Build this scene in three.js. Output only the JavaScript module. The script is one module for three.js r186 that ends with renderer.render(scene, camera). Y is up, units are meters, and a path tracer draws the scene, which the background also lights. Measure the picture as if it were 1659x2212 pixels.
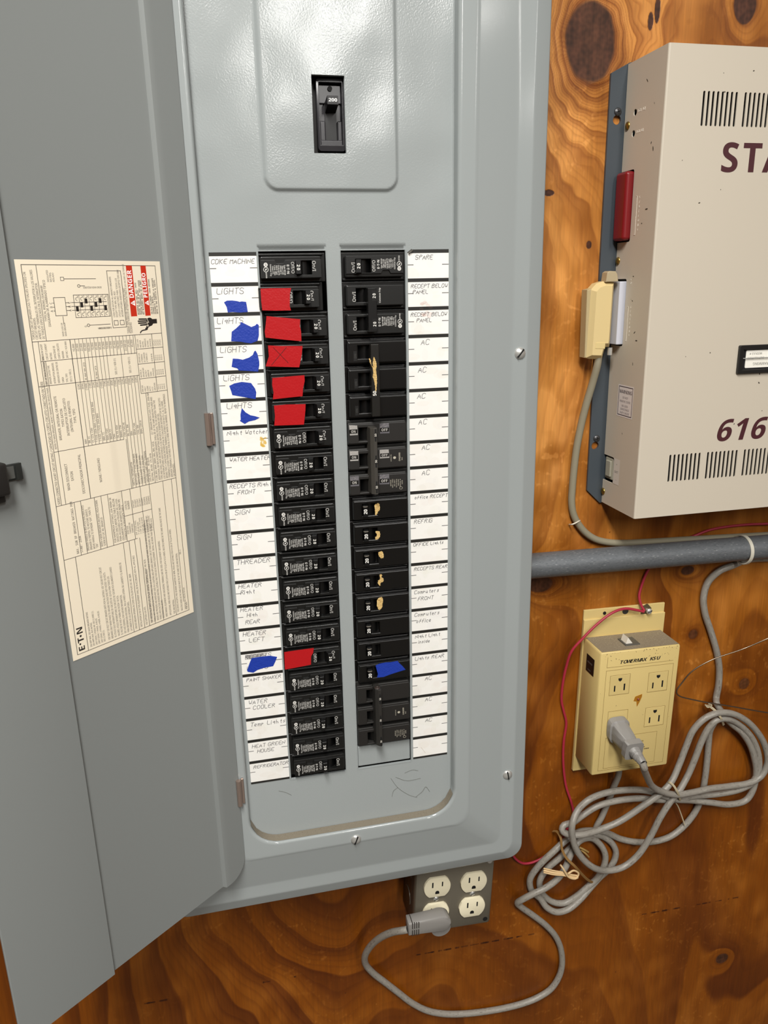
import * as THREE from 'three';
import { RoundedBoxGeometry } from 'three/addons/geometries/RoundedBoxGeometry.js';
import { ImprovedNoise } from 'three/addons/math/ImprovedNoise.js';
import { mergeGeometries, mergeVertices, toCreasedNormals } from 'three/addons/utils/BufferGeometryUtils.js';
import { FontLoader } from 'three/addons/loaders/FontLoader.js';
import { TextGeometry } from 'three/addons/geometries/TextGeometry.js';
import { RectAreaLightUniformsLib } from 'three/addons/lights/RectAreaLightUniformsLib.js';

// ---------------------------------------------------------------- camera, light, exposure
// World: the plywood wall is the plane z = 0, x runs right along it, y is up from the floor, metres.
const scene = new THREE.Scene();
const camera = new THREE.PerspectiveCamera(67.33, 1659 / 2212, 0.05, 40);
{
  const m = new THREE.Matrix4().makeBasis(new THREE.Vector3(0.97517, -0.02028, 0.22052), new THREE.Vector3(0.08095, 0.95953, -0.26972), new THREE.Vector3(-0.20613, 0.28087, 0.93735));
  camera.quaternion.setFromRotationMatrix(m);
  camera.position.set(-0.00725, 1.56843, 0.81853);
}
const renderer = new THREE.WebGLRenderer({ antialias: true });
renderer.toneMapping = THREE.LinearToneMapping;
renderer.toneMappingExposure = 0.72;
renderer.shadowMap.enabled = true;
RectAreaLightUniformsLib.init();
scene.background = new THREE.Color(0x000000);

const LAMPS = [   // ceiling fixtures: x, z of the centre, length along z, width, radiance
  [-0.2, 1.4, 1.2, 0.3, 66],
  [0.6, 3.2, 2.4, 0.1, 120],
  [2.3, 3.4, 2.4, 0.1, 45],  // unseen third fixture, added to throw glare on the upper right plywood
];
const ROOM = { x0: -3.2, x1: 3.4, z1: 6.2, h: 2.75 };

// ---------------------------------------------------------------- helpers
const used = new Map();
function numbered(name) { const n = used.get(name) || 0; used.set(name, n + 1); return n ? name + '_' + String(n).padStart(3, '0') : name; }
function thing(name, label, category, [x, y, z] = [0, 0, 0], group) {
  const o = new THREE.Group(); o.name = numbered(name); o.position.set(x, y, z); scene.add(o);
  o.userData = { label, category }; if (group) o.userData.group = group;
  return o;
}
// a part whose geometry is given in world coordinates, or (own = true) in the parent's own coordinates
function part(parent, name, geo, mat, own = false, label) {
  if (!own) {
    geo = geo.clone(); let p = parent; const off = new THREE.Vector3();
    while (p && p !== scene) { off.sub(p.position); p = p.parent; }
    geo.translate(off.x, off.y, off.z);
  }
  const m = new THREE.Mesh(geo, mat); m.name = numbered(name); m.castShadow = m.receiveShadow = true;
  if (label) m.userData.label = label;
  parent.add(m); return m;
}
function struct(name, geo, mat) { const m = part(scene, name, geo, mat); m.userData.kind = 'structure'; return m; }
function std(color, roughness = 0.5, metalness = 0, extra = {}) { return new THREE.MeshPhysicalMaterial({ color, roughness, metalness, ...extra }); }
function box(x0, x1, y0, y1, z0, z1, r = 0, seg = 2) {
  const g = r ? new RoundedBoxGeometry(x1 - x0, y1 - y0, z1 - z0, seg, r) : new THREE.BoxGeometry(x1 - x0, y1 - y0, z1 - z0);
  return g.translate((x0 + x1) / 2, (y0 + y1) / 2, (z0 + z1) / 2);
}
function tube(pts, r, seg = 0, radial = 12, closed = false) {
  const c = new THREE.CatmullRomCurve3(pts.map((p) => new THREE.Vector3(...p)), closed, 'centripetal');
  return new THREE.TubeGeometry(c, seg || pts.length * 10, r, radial, closed);
}
function rod(a, b, r0, r1 = r0, radial = 20) {   // a cylinder or cone from a to b
  const A = new THREE.Vector3(...a), B = new THREE.Vector3(...b), d = B.clone().sub(A);
  const g = new THREE.CylinderGeometry(r1, r0, d.length(), radial);
  g.applyQuaternion(new THREE.Quaternion().setFromUnitVectors(new THREE.Vector3(0, 1, 0), d.normalize()));
  return g.translate((A.x + B.x) / 2, (A.y + B.y) / 2, (A.z + B.z) / 2);
}
function merge(list) {
  return mergeGeometries(list.map((g) => { const q = g.index ? g.toNonIndexed() : g.clone(); for (const k of Object.keys(q.attributes)) if (!['position', 'normal', 'uv'].includes(k)) q.deleteAttribute(k); return q; }));
}
function prism(pts, z0, z1, bevel = 0) {   // a polygon in x, y pulled from z0 to z1
  const s = new THREE.Shape(pts.map((p) => new THREE.Vector2(p[0], p[1])));
  return shapeSolid(s, z0, z1, bevel);
}
function shapeSolid(s, z0, z1, bevel = 0, curve = 10) {
  const g = new THREE.ExtrudeGeometry(s, { depth: z1 - z0 - 2 * bevel, bevelEnabled: bevel > 0, bevelSize: bevel, bevelOffset: -bevel, bevelThickness: bevel, bevelSegments: 2, curveSegments: curve });
  return g.translate(0, 0, z0 + bevel);
}
function rrect(x0, x1, y0, y1, r) {
  const s = new THREE.Shape();
  s.moveTo(x0 + r, y0); s.lineTo(x1 - r, y0); s.absarc(x1 - r, y0 + r, r, -Math.PI / 2, 0); s.lineTo(x1, y1 - r); s.absarc(x1 - r, y1 - r, r, 0, Math.PI / 2);
  s.lineTo(x0 + r, y1); s.absarc(x0 + r, y1 - r, r, Math.PI / 2, Math.PI); s.lineTo(x0, y0 + r); s.absarc(x0 + r, y0 + r, r, Math.PI, Math.PI * 1.5);
  return s;
}
function rectHole(x0, x1, y0, y1) { const p = new THREE.Path(); p.moveTo(x0, y0); p.lineTo(x0, y1); p.lineTo(x1, y1); p.lineTo(x1, y0); p.closePath(); return p; }
function planarUV(g, x0, y0, w, h) {   // uv = position over a rectangle of the x, y plane
  const p = g.attributes.position, uv = new Float32Array(p.count * 2);
  for (let i = 0; i < p.count; i++) { uv[2 * i] = (p.getX(i) - x0) / w; uv[2 * i + 1] = (p.getY(i) - y0) / h; }
  g.setAttribute('uv', new THREE.BufferAttribute(uv, 2)); return g;
}
function ringLoft(rings) {   // rings: arrays of [x, y, z] with equal counts, closed loops
  const n = rings[0].length, pos = [], uv = [], idx = [];
  for (const r of rings) for (let i = 0; i <= n; i++) { const p = r[i % n]; pos.push(...p); uv.push(p[0] + p[2], p[1] + p[2]); }
  for (let j = 0; j + 1 < rings.length; j++) for (let i = 0; i < n; i++) { const a = j * (n + 1) + i, b = a + n + 1; idx.push(a, b, a + 1, a + 1, b, b + 1); }
  const g = new THREE.BufferGeometry();
  g.setAttribute('position', new THREE.Float32BufferAttribute(pos, 3)); g.setAttribute('uv', new THREE.Float32BufferAttribute(uv, 2)); g.setIndex(idx);
  g.computeVertexNormals(); return g;
}
let seed = 7;
function rnd() { seed = (seed * 1664525 + 1013904223) >>> 0; return seed / 4294967296; }
const noise = new ImprovedNoise();
const N3 = (x, y, z) => noise.noise(x, y, z);
function canvas(w, h) { const c = document.createElement('canvas'); c.width = w; c.height = h; return [c, c.getContext('2d')]; }
function tex(c, srgb = true) { const t = new THREE.CanvasTexture(c); if (srgb) t.colorSpace = THREE.SRGBColorSpace; t.wrapS = t.wrapT = THREE.ClampToEdgeWrapping; t.magFilter = THREE.LinearFilter; t.anisotropy = 8; return t; }
// ---------------------------------------------------------------- plywood
const WOOD = { x0: -0.55, y0: 0.37, s: 1.5, n: 2048 };
const KNOTS = [   // centre, half width, half height, darkness, reach of the bent grain
  [...[.3987,1.8046,0], 0.0262, 0.036, 1.0, 0.10], [...[.5731,1.846,0], 0.012, 0.018, 1.3, 0.035], [...[.3667,1.2144,0], 0.016, 0.010, 0.9, 0.06],
  [...[.5699,1.2116,0], 0.009, 0.006, 1.0, 0.04], [...[.5874,1.1198,0], 0.0065, 0.0065, 0.75, 0.03], [...[.6748,1.0344,0], 0.0075, 0.008, 0.75, 0.035],
  [...[.6962,.5545,0], 0.010, 0.009, 0.95, 0.03], [...[.4088,1.6082,0], 0.003, 0.004, 1.2, 0.01], [...[.3592,1.6608,0], 0.006, 0.003, 1.4, 0.01],
  [...[.4719,1.8361,0], 0.003, 0.012, 1.3, 0.015], [...[.4649,1.8258,0], 0.003, 0.008, 1.3, 0.015],
].map((k) => [k[0], k[1], k[3], k[4], k[5], k[6]]);
const WORN = [[...[.3912,1.4119,0], 0.020, 0.025], [...[.3784,1.3492,0], 0.018, 0.018], [...[.3667,1.4187,0], 0.018, 0.03]].map((k) => [k[0], k[1], k[3], k[4]]);
const BOW = [.0535,.8393,0];   // a cathedral in the grain, hidden by the panel but for its foot
function woodCanvas() {
  const { n, s, x0, y0 } = WOOD, [c, g] = canvas(n, n), im = g.createImageData(n, n), d = im.data;
  const light = [130, 69, 9], dark = [84, 38, 6], pale = [224, 156, 82], deep = [72, 44, 32];
  for (let j = 0; j < n; j++) {
    const y = y0 + s * (1 - (j + 0.5) / n);
    for (let i = 0; i < n; i++) {
      const x = x0 + s * (i + 0.5) / n;
      const wx = x + 0.012 * N3(x * 9, y * 6, 2.1) + 0.0035 * N3(x * 34, y * 26, 6.2);
      let f = wx * 3.0 + 1.0 * N3(wx * 1.9, y * 1.15, 1.7) + 0.42 * N3(wx * 5.5, y * 1.9, 4.1) + 0.05 * N3(x * 24, y * 7, 9.3);
      f += 1.15 * Math.exp(-(((wx + 0.03 * N3(x * 14, y * 9, 3.7) - BOW[0]) / 0.19) ** 2) - ((y + 0.025 * N3(x * 12, y * 12, 9.7) - BOW[1]) / 0.15) ** 2);
      let knot = 0, ring = 0, near = 0;
      for (const k of KNOTS) {
        const ax = (x - k[0]) / k[2], ay = (y - k[1]) / k[3]; if (Math.abs(ax) > 14 || Math.abs(ay) > 14) continue;
        const w = 0.07 * N3(x * 55, y * 55, 2.2) + 0.05 * N3(x * 16, y * 16, 7.1), q = Math.hypot(ax, ay) * (1 + w), reach = k[5] / k[2], big = Math.min(1, k[5] * 11);
        f += 2.3 * Math.exp(-Math.max(0, q - 1) / (reach * 0.42)) * big * big * 0.8;
        knot = Math.max(knot, k[4] * THREE.MathUtils.smoothstep(1.04 - q, -0.07, 0.09));
        ring = Math.max(ring, Math.min(1, k[5] * 14) * 0.5 * Math.exp(-Math.abs(q - 1.12) * 5)); near = Math.max(near, big * Math.exp(-Math.max(0, q - 1) * 0.7));
      }
      const r = f * 3.3, t = r - Math.floor(r), r2 = f * 15 + N3(x * 12, y * 3, 8.1) * 0.5, t2 = r2 - Math.floor(r2);
      let a = Math.pow(THREE.MathUtils.smoothstep(t, 0.12, 0.90), 1.6) * (1 - THREE.MathUtils.smoothstep(t, 0.93, 0.985));
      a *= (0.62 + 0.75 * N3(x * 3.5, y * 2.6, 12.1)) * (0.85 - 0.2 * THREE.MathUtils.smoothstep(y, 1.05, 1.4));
      const fine = THREE.MathUtils.smoothstep(t2, 0.45, 0.88) * (1 - THREE.MathUtils.smoothstep(t2, 0.9, 0.99));
      a += fine * (0.09 + 0.30 * near + 0.22 * Math.max(0, N3(x * 5, y * 4, 17.7)));
      a = Math.max(0, Math.min(1, a + ring));
      const blotch = N3(x * 9, y * 8, 21.3) * 0.5 + N3(x * 45, y * 28, 5.5) * 0.35, streak = N3(x * 420, y * 12, 3.3) * 0.5 + N3(x * 800, y * 40, 7.7) * 0.4;
      const curl = THREE.MathUtils.smoothstep(N3(x * 130 + 3 * N3(x * 40, y * 40, 1.5), y * 95, 14.2) + 0.5 * N3(x * 300, y * 200, 3.9), 0.28, 0.62) * Math.max(0, 0.25 + N3(x * 7, y * 7, 31.1));
      let worn = 0; for (const k of WORN) worn += Math.exp(-((((x - k[0]) / k[2]) ** 2) + ((y - k[1]) / k[3]) ** 2)) * (0.6 + 0.7 * N3(x * 60, y * 60, 8.8));
      const fadeAndGlare = THREE.MathUtils.smoothstep(y + 0.10 * N3(x * 3, y * 3, 6.6), 0.85, 1.62);   // paler upward: part stain tone, part glare of the light painted in
      const p = Math.max(0, Math.min(1, blotch * 0.5 + worn * 0.7 + fadeAndGlare * (0.72 + 0.5 * blotch) + curl * (0.3 + 0.2 * fadeAndGlare)));
      const o = (j * n + i) * 4, K = Math.min(1, knot * 0.94);
      for (let q = 0; q < 3; q++) {
        let v = light[q] * (1 - p) + pale[q] * p;
        const dk = dark[q] * (1 - 0.62 * p) + 0.62 * p * [158, 90, 38][q];
        v = v * (1 - a) + dk * a;
        v *= 1 + 0.12 * streak + 0.10 * blotch;
        v = v * (1 - K) + deep[q] * (1 + 0.25 * streak + 0.3 * N3(x * 110, y * 60, 2.2) + 0.25 * N3(x * 260, y * 260, 5.2)) * K;
        d[o + q] = Math.max(0, Math.min(255, v));
      }
      d[o + 3] = 255;
    }
  }
  g.putImageData(im, 0, 0);
  const X = (x) => (x - x0) / s * n, Y = (y) => (1 - (y - y0) / s) * n;
  // a broken dark line scored across the lower part of the sheet, nicks and pale scratches
  const A = [-.161,.6963,0], B = [.7157,.6673,0];
  for (let k = 0; k < 90; k++) {
    const t = rnd(); if (N3(t * 9, 3.3, 1.1) < -0.12) continue;
    const x = A[0] + (B[0] - A[0]) * t, y = A[1] + (B[1] - A[1]) * t, l = 0.002 + rnd() * 0.008;
    g.strokeStyle = 'rgba(48,20,8,' + (0.35 + rnd() * 0.5) + ')'; g.lineWidth = 1.5 + rnd() * 2.5; g.beginPath();
    g.moveTo(X(x), Y(y)); g.lineTo(X(x + l), Y(y + l * (B[1] - A[1]) / (B[0] - A[0]))); g.stroke();
  }
  for (let k = 0; k < 260; k++) {
    const x = x0 + rnd() * s, y = y0 + rnd() * s, l = (0.001 + rnd() * 0.006), u = rnd() < 0.6;
    g.strokeStyle = u ? 'rgba(235,180,120,' + rnd() * 0.35 + ')' : 'rgba(50,22,8,' + rnd() * 0.55 + ')'; g.lineWidth = 0.8 + rnd() * 1.6;
    g.beginPath(); g.moveTo(X(x), Y(y)); g.lineTo(X(x + l * (rnd() - 0.5)), Y(y + l * (rnd() - 0.2))); g.stroke();
  }
  return c;
}
// ---------------------------------------------------------------- small tiles
function noiseTile(n, fx, pow, z) {   // a seamless grey tile
  const [c, g] = canvas(n, n), im = g.createImageData(n, n);
  const val = (x, y) => N3(x, y, z) + 0.5 * N3(x * 2, y * 2, z + 9);
  for (let j = 0; j < n; j++) for (let i = 0; i < n; i++) {
    const u = i / n, v = j / n, x = u * fx, y = v * fx;
    const a = val(x, y) * (1 - u) * (1 - v) + val(x - fx, y) * u * (1 - v) + val(x, y - fx) * (1 - u) * v + val(x - fx, y - fx) * u * v;
    const w = 127 + 127 * Math.max(-1, Math.min(1, a * pow)), o = (j * n + i) * 4; im.data[o] = im.data[o + 1] = im.data[o + 2] = w; im.data[o + 3] = 255;
  }
  g.putImageData(im, 0, 0); const t = tex(c, false); t.wrapS = t.wrapT = THREE.RepeatWrapping; return t;
}
const peel = noiseTile(512, 42, 1.1, 3.1); peel.repeat.set(1 / 0.062, 1 / 0.062);      // orange peel of the paint, uv in metres
const crinkle = noiseTile(256, 9, 1.0, 8.4);
// ---------------------------------------------------------------- handwriting: strokes on a 4 x 6 grid, pairs of digits x y
const GLYPH = {
  A: '002640|1232', B: '000636453403|3342413000', C: '453616050110304 1', D: '00062644422000', E: '46060040|0333', F: '460600|0333', G: '45361605011030414323', H: '0006|4046|0343', I: '2026',
  K: '0006|460340', L: '060040', M: '0006234640', N: '00064046', O: '160501103041453616', P: '000636453403', R: '000636453403|2340', S: '453616050413334241301001', T: '0646|2620', U: '060110304146', W: '0610233046', X: '0046|0640',
  a: '341403011030|3430', c: '332414030110 30', d: '3630|331403011031', e: '02323324140301103 0', f: '36261510|0333', g: '341403123234|3430', h: '0006|03233230', i: '1014|1516', k: '0006|340230', m: '0004|03142320|233443 40', n: '000403142430',
  o: '140301103133241 4', p: '0004|04243302', r: '0004|031424', s: '34140332211001', t: '262130|1434', u: '04011031|3430', 0: '160501103041453616',
};
function hand(g, text, x, y, size, slant = 0.18, weight = 0.38) {   // x, y in millimetres; y is the baseline
  g.lineWidth = weight; g.lineCap = g.lineJoin = 'round'; g.strokeStyle = 'rgba(44,42,45,0.95)';
  const u = size / 6; let cx = x;
  for (const ch of text) {
    if (ch === ' ') { cx += u * 3; continue; }
    const lower = ch >= 'a' && ch <= 'z', narrow = ch === 'i' || ch === 'I';
    for (const line of (GLYPH[ch] || GLYPH.O).replace(/ /g, '').split('|')) {
      g.beginPath(); let px, py;
      for (let k = 0; k + 1 < line.length; k += 2) {
        const a = (+line[k] - (narrow ? 1 : 0)) * (lower ? 0.85 : 1) + (rnd() - 0.5) * 0.4, b = +line[k + 1] + (rnd() - 0.5) * 0.4;
        const X = cx + u * (a + slant * b), Y = y - u * b * (lower ? 0.92 : 1);
        if (!k) g.moveTo(X, Y); else if (k + 3 < line.length) g.quadraticCurveTo(px, py, (px + X) / 2, (py + Y) / 2); else { g.quadraticCurveTo(px, py, (px + X) / 2, (py + Y) / 2); g.lineTo(X, Y); }
        px = X; py = Y;
      }
      g.stroke();
    }
    cx += u * (narrow ? 2.2 : lower ? 4.6 : 5.4) * (0.95 + rnd() * 0.1);
  }
  return cx;
}
// one strip of circuit labels: rows of [text, x, baseline below the bar's top, size] in millimetres
const PITCH = 25.4, STRIP_H = 21 * PITCH + 2.2;
function stripCanvas(wide, rows, extra) {
  const H = 2048, k = H / STRIP_H, kx = 8, [c, g] = canvas(Math.round(wide * kx), H);
  g.fillStyle = '#f3f1ec'; g.fillRect(0, 0, c.width, H); g.scale(kx, k);
  for (let i = 0; i < 240; i++) { g.fillStyle = 'rgba(200,188,170,' + rnd() * 0.07 + ')'; g.beginPath(); g.ellipse(rnd() * wide, rnd() * STRIP_H, 2 + rnd() * 7, 2 + rnd() * 5, 0, 0, 7); g.fill(); }
  g.fillStyle = '#23221f';
  for (let r = 0; r <= 21; r++) {
    g.fillRect(0, r * PITCH, wide, r < 21 ? 3.2 : 2.2);
    if (r < 21) { g.fillRect(0, r * PITCH + 13.2, 5.4, 0.5); g.fillRect(wide - 6.4, r * PITCH + 13.0, 6.4, 0.5); }
  }
  rows.forEach((lines, r) => { for (const [t, x, y, sz] of lines) hand(g, t, x, r * PITCH + y, sz); });
  if (extra) extra(g);
  return c;
}
const LEFT_ROWS = [
  [['COKE MACHINE', 1.5, 9.6, 3.85]], [['LiGHTS', 4, 9.6, 5]], [['LigHTS', 2.5, 9.6, 5]], [['LiGHTS', 3, 9.4, 5]], [['LiGHTS', 4, 9.2, 5]], [['LigHTS', 5, 9.2, 5]],
  [['Night Watcher', 3.5, 8.4, 4.0]], [['WATER HEATER', 4, 8.0, 3.7]], [['RECEPTS Right', 2, 8.4, 3.9], ['FRONT', 9, 14.6, 3.8]], [['SiGN', 5, 9.2, 4.8]], [['SiGN', 5, 9.0, 4.8]], [['THREADER', 3, 8.8, 4.6]],
  [['HEATER', 3, 8.2, 4.2], ['Right', 4.5, 14.6, 4.2]], [['HEATER', 3, 7.6, 4.2], ['High', 9, 13.8, 4], ['REAR', 7, 21.4, 4.2]], [['HEATER', 3.5, 9.0, 4.4], ['LEFT', 9, 16, 4.4]],
  [['RECEPTS', 4, 8.6, 4.2], ['LiGHTS', 5, 21.5, 4.4]], [['PAINT SHAKER', 3.5, 8.6, 3.6]], [['WATER', 4, 9.4, 4.4], ['COOLER', 8, 15.8, 4.2]], [['Temp Lights', 4, 10, 4.6]], [['HEAT GREEN', 4, 10, 4.0], ['HOUSE', 9, 16.4, 4]], [['REFRIGERATOR', 4, 9.4, 3.6]],
];
const RIGHT_ROWS = [
  [['SPARE', 7, 8.8, 3.9]], [['RECEPT BELOW', 2.8, 8.6, 3.4], ['PANEL', 4.5, 13.8, 3.4]], [['RECEPT BELOW', 2.4, 8.8, 3.4], ['PANEL', 8, 14, 3.4]],
  [['AC', 12, 9.6, 5]], [['AC', 9, 10, 5]], [['AC', 8, 9.6, 5]], [['AC', 9, 9.4, 5]], [['AC', 12, 9.4, 5]], [['AC', 12, 9.6, 5]],
  [['office RECEPT', 4.5, 8.4, 3.4]], [['REFRIG', 3.5, 8.6, 4]], [['OFFICE Lights', 2.5, 7.4, 3.3]], [['RECEPTS REAR', 3, 8.6, 3.5]], [['Computers', 3, 9, 3.9], ['FRONT', 7, 16.6, 3.8]], [['Computers', 3, 9, 4], ['office', 5, 16.4, 4]],
  [['Night Light', 3.5, 8.6, 3.7], ['inside', 7, 14.8, 3.5]], [['Lights REAR', 3, 9, 3.9]], [['AC', 14, 8.4, 4.6]], [['AC', 14, 8.4, 4.6]], [['AC', 14, 8.6, 4.6]], [],
];
// ---------------------------------------------------------------- the printed sheet on the door, drawn lying down: 311.5 x 122 mm
function sheetCanvas() {
  const W = 311.5, H = 122, k = 2048 / W, [c, g] = canvas(2048, Math.round(H * k)); g.scale(k, k);
  g.fillStyle = '#f3e7d0'; g.fillRect(0, 0, W, H);
  const ink = '#2a2522'; g.strokeStyle = g.fillStyle = ink;
  const line = (x0, y0, x1, y1, w = 0.35) => { g.lineWidth = w; g.beginPath(); g.moveTo(x0, y0); g.lineTo(x1, y1); g.stroke(); };
  const text = (t, x, y, s, o = {}) => { g.save(); g.translate(x, y); if (o.turn) g.rotate(o.turn); g.font = (o.bold ? 'bold ' : '') + '10px ' + (o.mono ? 'monospace' : 'sans-serif'); g.scale(s / 7.3 * (o.squeeze || 0.8), s / 7.3); g.textAlign = o.align || 'left'; g.fillStyle = o.color || ink; g.fillText(t, 0, 0); g.restore(); };
  const para = (lines, x, y, s, step, o) => lines.forEach((t, i) => text(t, x, y + i * step, s, o));
  g.lineWidth = 0.4; g.strokeRect(4, 4.5, 304, 112.5);
  for (const [x, y0, y1] of [[86, 4.5, 72], [130, 4.5, 117], [222, 4.5, 92], [240, 9, 92], [254.4, 4.5, 117]]) line(x, y0, x, y1);
  // first column
  line(4, 14.3, 86, 14.3);
  text('E', 5.6, 11.8, 5.4, { bold: 1, squeeze: 1.2 }); text('T', 13.2, 11.8, 5.4, { bold: 1, squeeze: 1.2 }); text('N', 20.5, 11.8, 5.4, { bold: 1, squeeze: 1.2 });
  g.beginPath(); g.arc(12.2, 8, 0.8, 0, 7); g.arc(19, 9.3, 0.9, 0, 7); g.fill();
  para(['200 AMP MAX. SEE MAIN BREAKER RATING', '200 AMPS MAX. BUS RATING', '240/120VAC 3 PHASE 4W, SEE (1) VERE (1)', '208Y/120VAC 1 PHASE, 4-HILOS', '240/120VAC, 3 PHASE, 4-WIRE, 4-HILOS', 'SEE (1) VER (1)'], 6, 18, 1.7, 2.5, { squeeze: 0.7 });
  para(['USE ONLY 120 VOLT CIRCUIT BREAKER UNITS FOR ALL RATINGS. USE 120/240 VOLT CIRCUIT', 'BREAKERS ONLY WHEN PHASE TO GROUND VOLTAGE DOES NOT EXCEED 120 VOLTS.', 'SE UTILICE SOLO INTERRUPTORES DE CIRCUITO DE 120 VCA PARA TODOS LOS', 'VALORES. UTILICE INTERRUPTORES DE CIRCUITO DE 120/240 VCA SOLAMENTE CUANDO', 'EL VOLTAJE DE FASE A TIERRA NO EXCEDA 120 VCA.', 'SEE CASE SIDEWALL FOR FURTHER INFORMATION.', 'PARA INFORMACION ADICIONAL, VEA LA PARED LATERAL DEL GABINETE Y EL REVERSO DE', 'LA CUBIERTA DE LOS INTERRUPTORES.'], 6, 35, 1.75, 3.1, { squeeze: 0.66 });
  [58, 63.5, 69, 74].forEach((y) => line(4, y, 86, y));
  para(['UNUSED BREAKER OPENING IN COVER USE FILLER PLATE CAT. NO. BRFP.', 'INSTALLATION & USE OF THIS EQUIPMENT SHALL BE IN ACCORDANCE WITH ALL APPLICABLE', 'USE SUPPLIED LUG KITS', 'FOR ADDITIONAL BREAKERS NEUTRAL OR GROUND TERMINALS, USE CAT. NO. NL35.'], 6, 61.5, 1.75, 5.3, { squeeze: 0.66 });
  // lower rows that run under the first two columns
  [80, 89, 103].forEach((y) => line(4, y, 130, y)); line(14, 112, 130, 112);
  para(['USE TYPE BRH, BRAF, BRGF, GFCI, BR, BRAF OR BRCAF CIRCUIT BREAKERS', 'PANELS WITH INSULATED NEUTRAL SUITABLE FOR USE AS SERVICE EQUIPMENT WHEN NOT MORE THAN SIX MAIN DISCONNECTING', 'MEANS ARE PROVIDED AND WHEN NOT USED AS A LIGHTING AND APPLIANCE BRANCH CIRCUIT PANELBOARD. SEE SECTION 408 OF THE NEC.', 'PANELS WITH FACTORY BONDED NEUTRAL SUITABLE ONLY FOR USE AS SERVICE EQUIPMENT. INSTALL NO MORE THAN SIX MAIN', 'DISCONNECTING MEANS.'], 6, 78, 1.75, 3, { squeeze: 0.64 });
  para(['WIRE RANGES: EQUIPMENT AND GROUNDING TERMINALS MAY BE USED. FOR EQUIPMENT GROUNDING', 'APPLICATIONS, WIRE HOLES ARE SUITABLE FOR (1) #14-4 OR UP TO (2) #14-10 CU WIRES. MULTIPLE WIRES IN THE SAME HOLE MUST BE THE SAME', 'SIZE AND MATERIAL.', 'THIS DEVICE ACCEPTS TWO OR MORE DIAMETERS OF WIRE, HOLES ARE SUITABLE FOR #14 OR UP TO (2) #14 WIRES.', 'MULTIPLE WIRES IN THE SAME HOLE MUST BE OF THE SAME SIZE AND MATERIAL.', 'MADE IN USA / HECHO EN EUA                                                                                 REV. 2'], 6, 93.5, 1.75, 4.2, { squeeze: 0.64 });
  text('PUB 2604', 5.5, 115.6, 1.7, { squeeze: 0.7 });
  // second column
  [19.5, 25, 37, 43, 49].forEach((y, i) => line(86, y, 130, y));
  para(['MAX. SUM OF BREAKER RATINGS PER', 'STAB: 200A'], 88, 18, 2, 3.4, { squeeze: 0.85, mono: 1 });
  para(['BREAKER HANDLE IN MID-POSITION INDICATES', 'BREAKER IS TRIPPED. TO RESTORE SERVICE', 'MOVE HANDLE TO EXTREME "OFF", THEN TO', '"ON".'], 88, 27, 1.8, 2.7, { squeeze: 0.72 });
  para(['WHEN A MAIN BREAKER IS BACKFED, HOLD-DOWN', 'SCREW KIT CAT. NO. BRHDK125'], 88, 39.5, 1.8, 2.6, { squeeze: 0.7 });
  para(['FOR RAINPROOF FITTINGS, (ON NEMA 3R', 'DEVICES ONLY) REFER TO TABLE BELOW.', 'PARA ACCESORIO A PRUEBA DE LLUVIA', '(SOLAMENTE EN APARATOS NEMA 3R)', 'CONSULTE LA SIGUIENTE TABLA'], 88, 51.8, 1.9, 2.6, { squeeze: 0.8 });
  line(86, 62, 130, 62); line(86, 70, 130, 70); line(86, 89, 130, 89); line(108, 62, 108, 89);
  para(['HUB SIZE', 'TAMANO DE', 'CAMPANA'], 92, 64.4, 1.7, 2.3, { squeeze: 0.75 }); para(['CATALOG', 'NUMBER'], 113, 65.5, 1.8, 2.6, { squeeze: 0.75 });
  para(['3/4" (19.05 mm)', '1" (25.40 mm)', '1-1/4" (31.75 mm)', '1-1/2" (38.10 mm)', '2" (50.80 mm)', '2" (50.80 mm)', '2-1/2" (63.50mm)', '3" (76.20 mm)'], 89, 72.3, 1.7, 2.25, { squeeze: 0.75 });
  para(['DS075H1', 'DS100H1', 'DS125H1', 'DS150H1', 'DS200H1', 'DS200H2', 'DS250H2', 'DS300H2'], 113, 72.3, 1.7, 2.25, { squeeze: 0.75 });
  // the series rating table
  line(130, 9, 254.4, 9); line(130, 12.6, 240, 12.6); line(172, 9, 172, 70);
  text('SERIES CONNECTED SHORT CIRCUIT RATING / CAPACIDAD DE CORTO CIRCUITO CONECTADO EN SERIE', 131, 8.3, 2, { squeeze: 0.75 });
  text('REFER TO MAIN BREAKER, AGENCY MARKED ON DEVICE PANEL FOR FURTHER INFORMATION', 174, 11.8, 1.7, { squeeze: 0.72 });
  para(['MAIN DISCONNECT', 'EATON', '', 'DESCONECTADOR PRINCIPAL'], 151, 18, 2.2, 4, { align: 'center', squeeze: 0.8 }); text('NONE / NINGUNO', 151, 46, 2.2, { align: 'center' });
  para(['BREAKER, INTEGRAL OR REMOTE', 'TYPES EATON', 'INTERRUPTOR DE CIRCUITO', '(INTEGRAL O REMOTO)', 'TYPE, TIPO'], 197, 17, 2.1, 3.4, { align: 'center', squeeze: 0.8 });
  para(['CIRCUIT BREAKER BRANCH', 'BREAKER, EATON TYPE', 'INTERRUPTOR (BREAKER)', 'DERIVADO DE CENTRO DE', 'CARGA', 'TYPE, TIPO', 'SEE (1) / VER (1)'], 223, 11.8, 1.6, 3.3, { squeeze: 0.62 });
  para(['MAXIMUM SHORT', 'CIRCUIT CURRENT', 'RATING', 'CAPACIDAD DE', 'CORTO CIRCUITO', 'MAXIMA', '240 VAC / VCA MAX.'], 240.8, 11.8, 1.6, 3.2, { squeeze: 0.66 });
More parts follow.
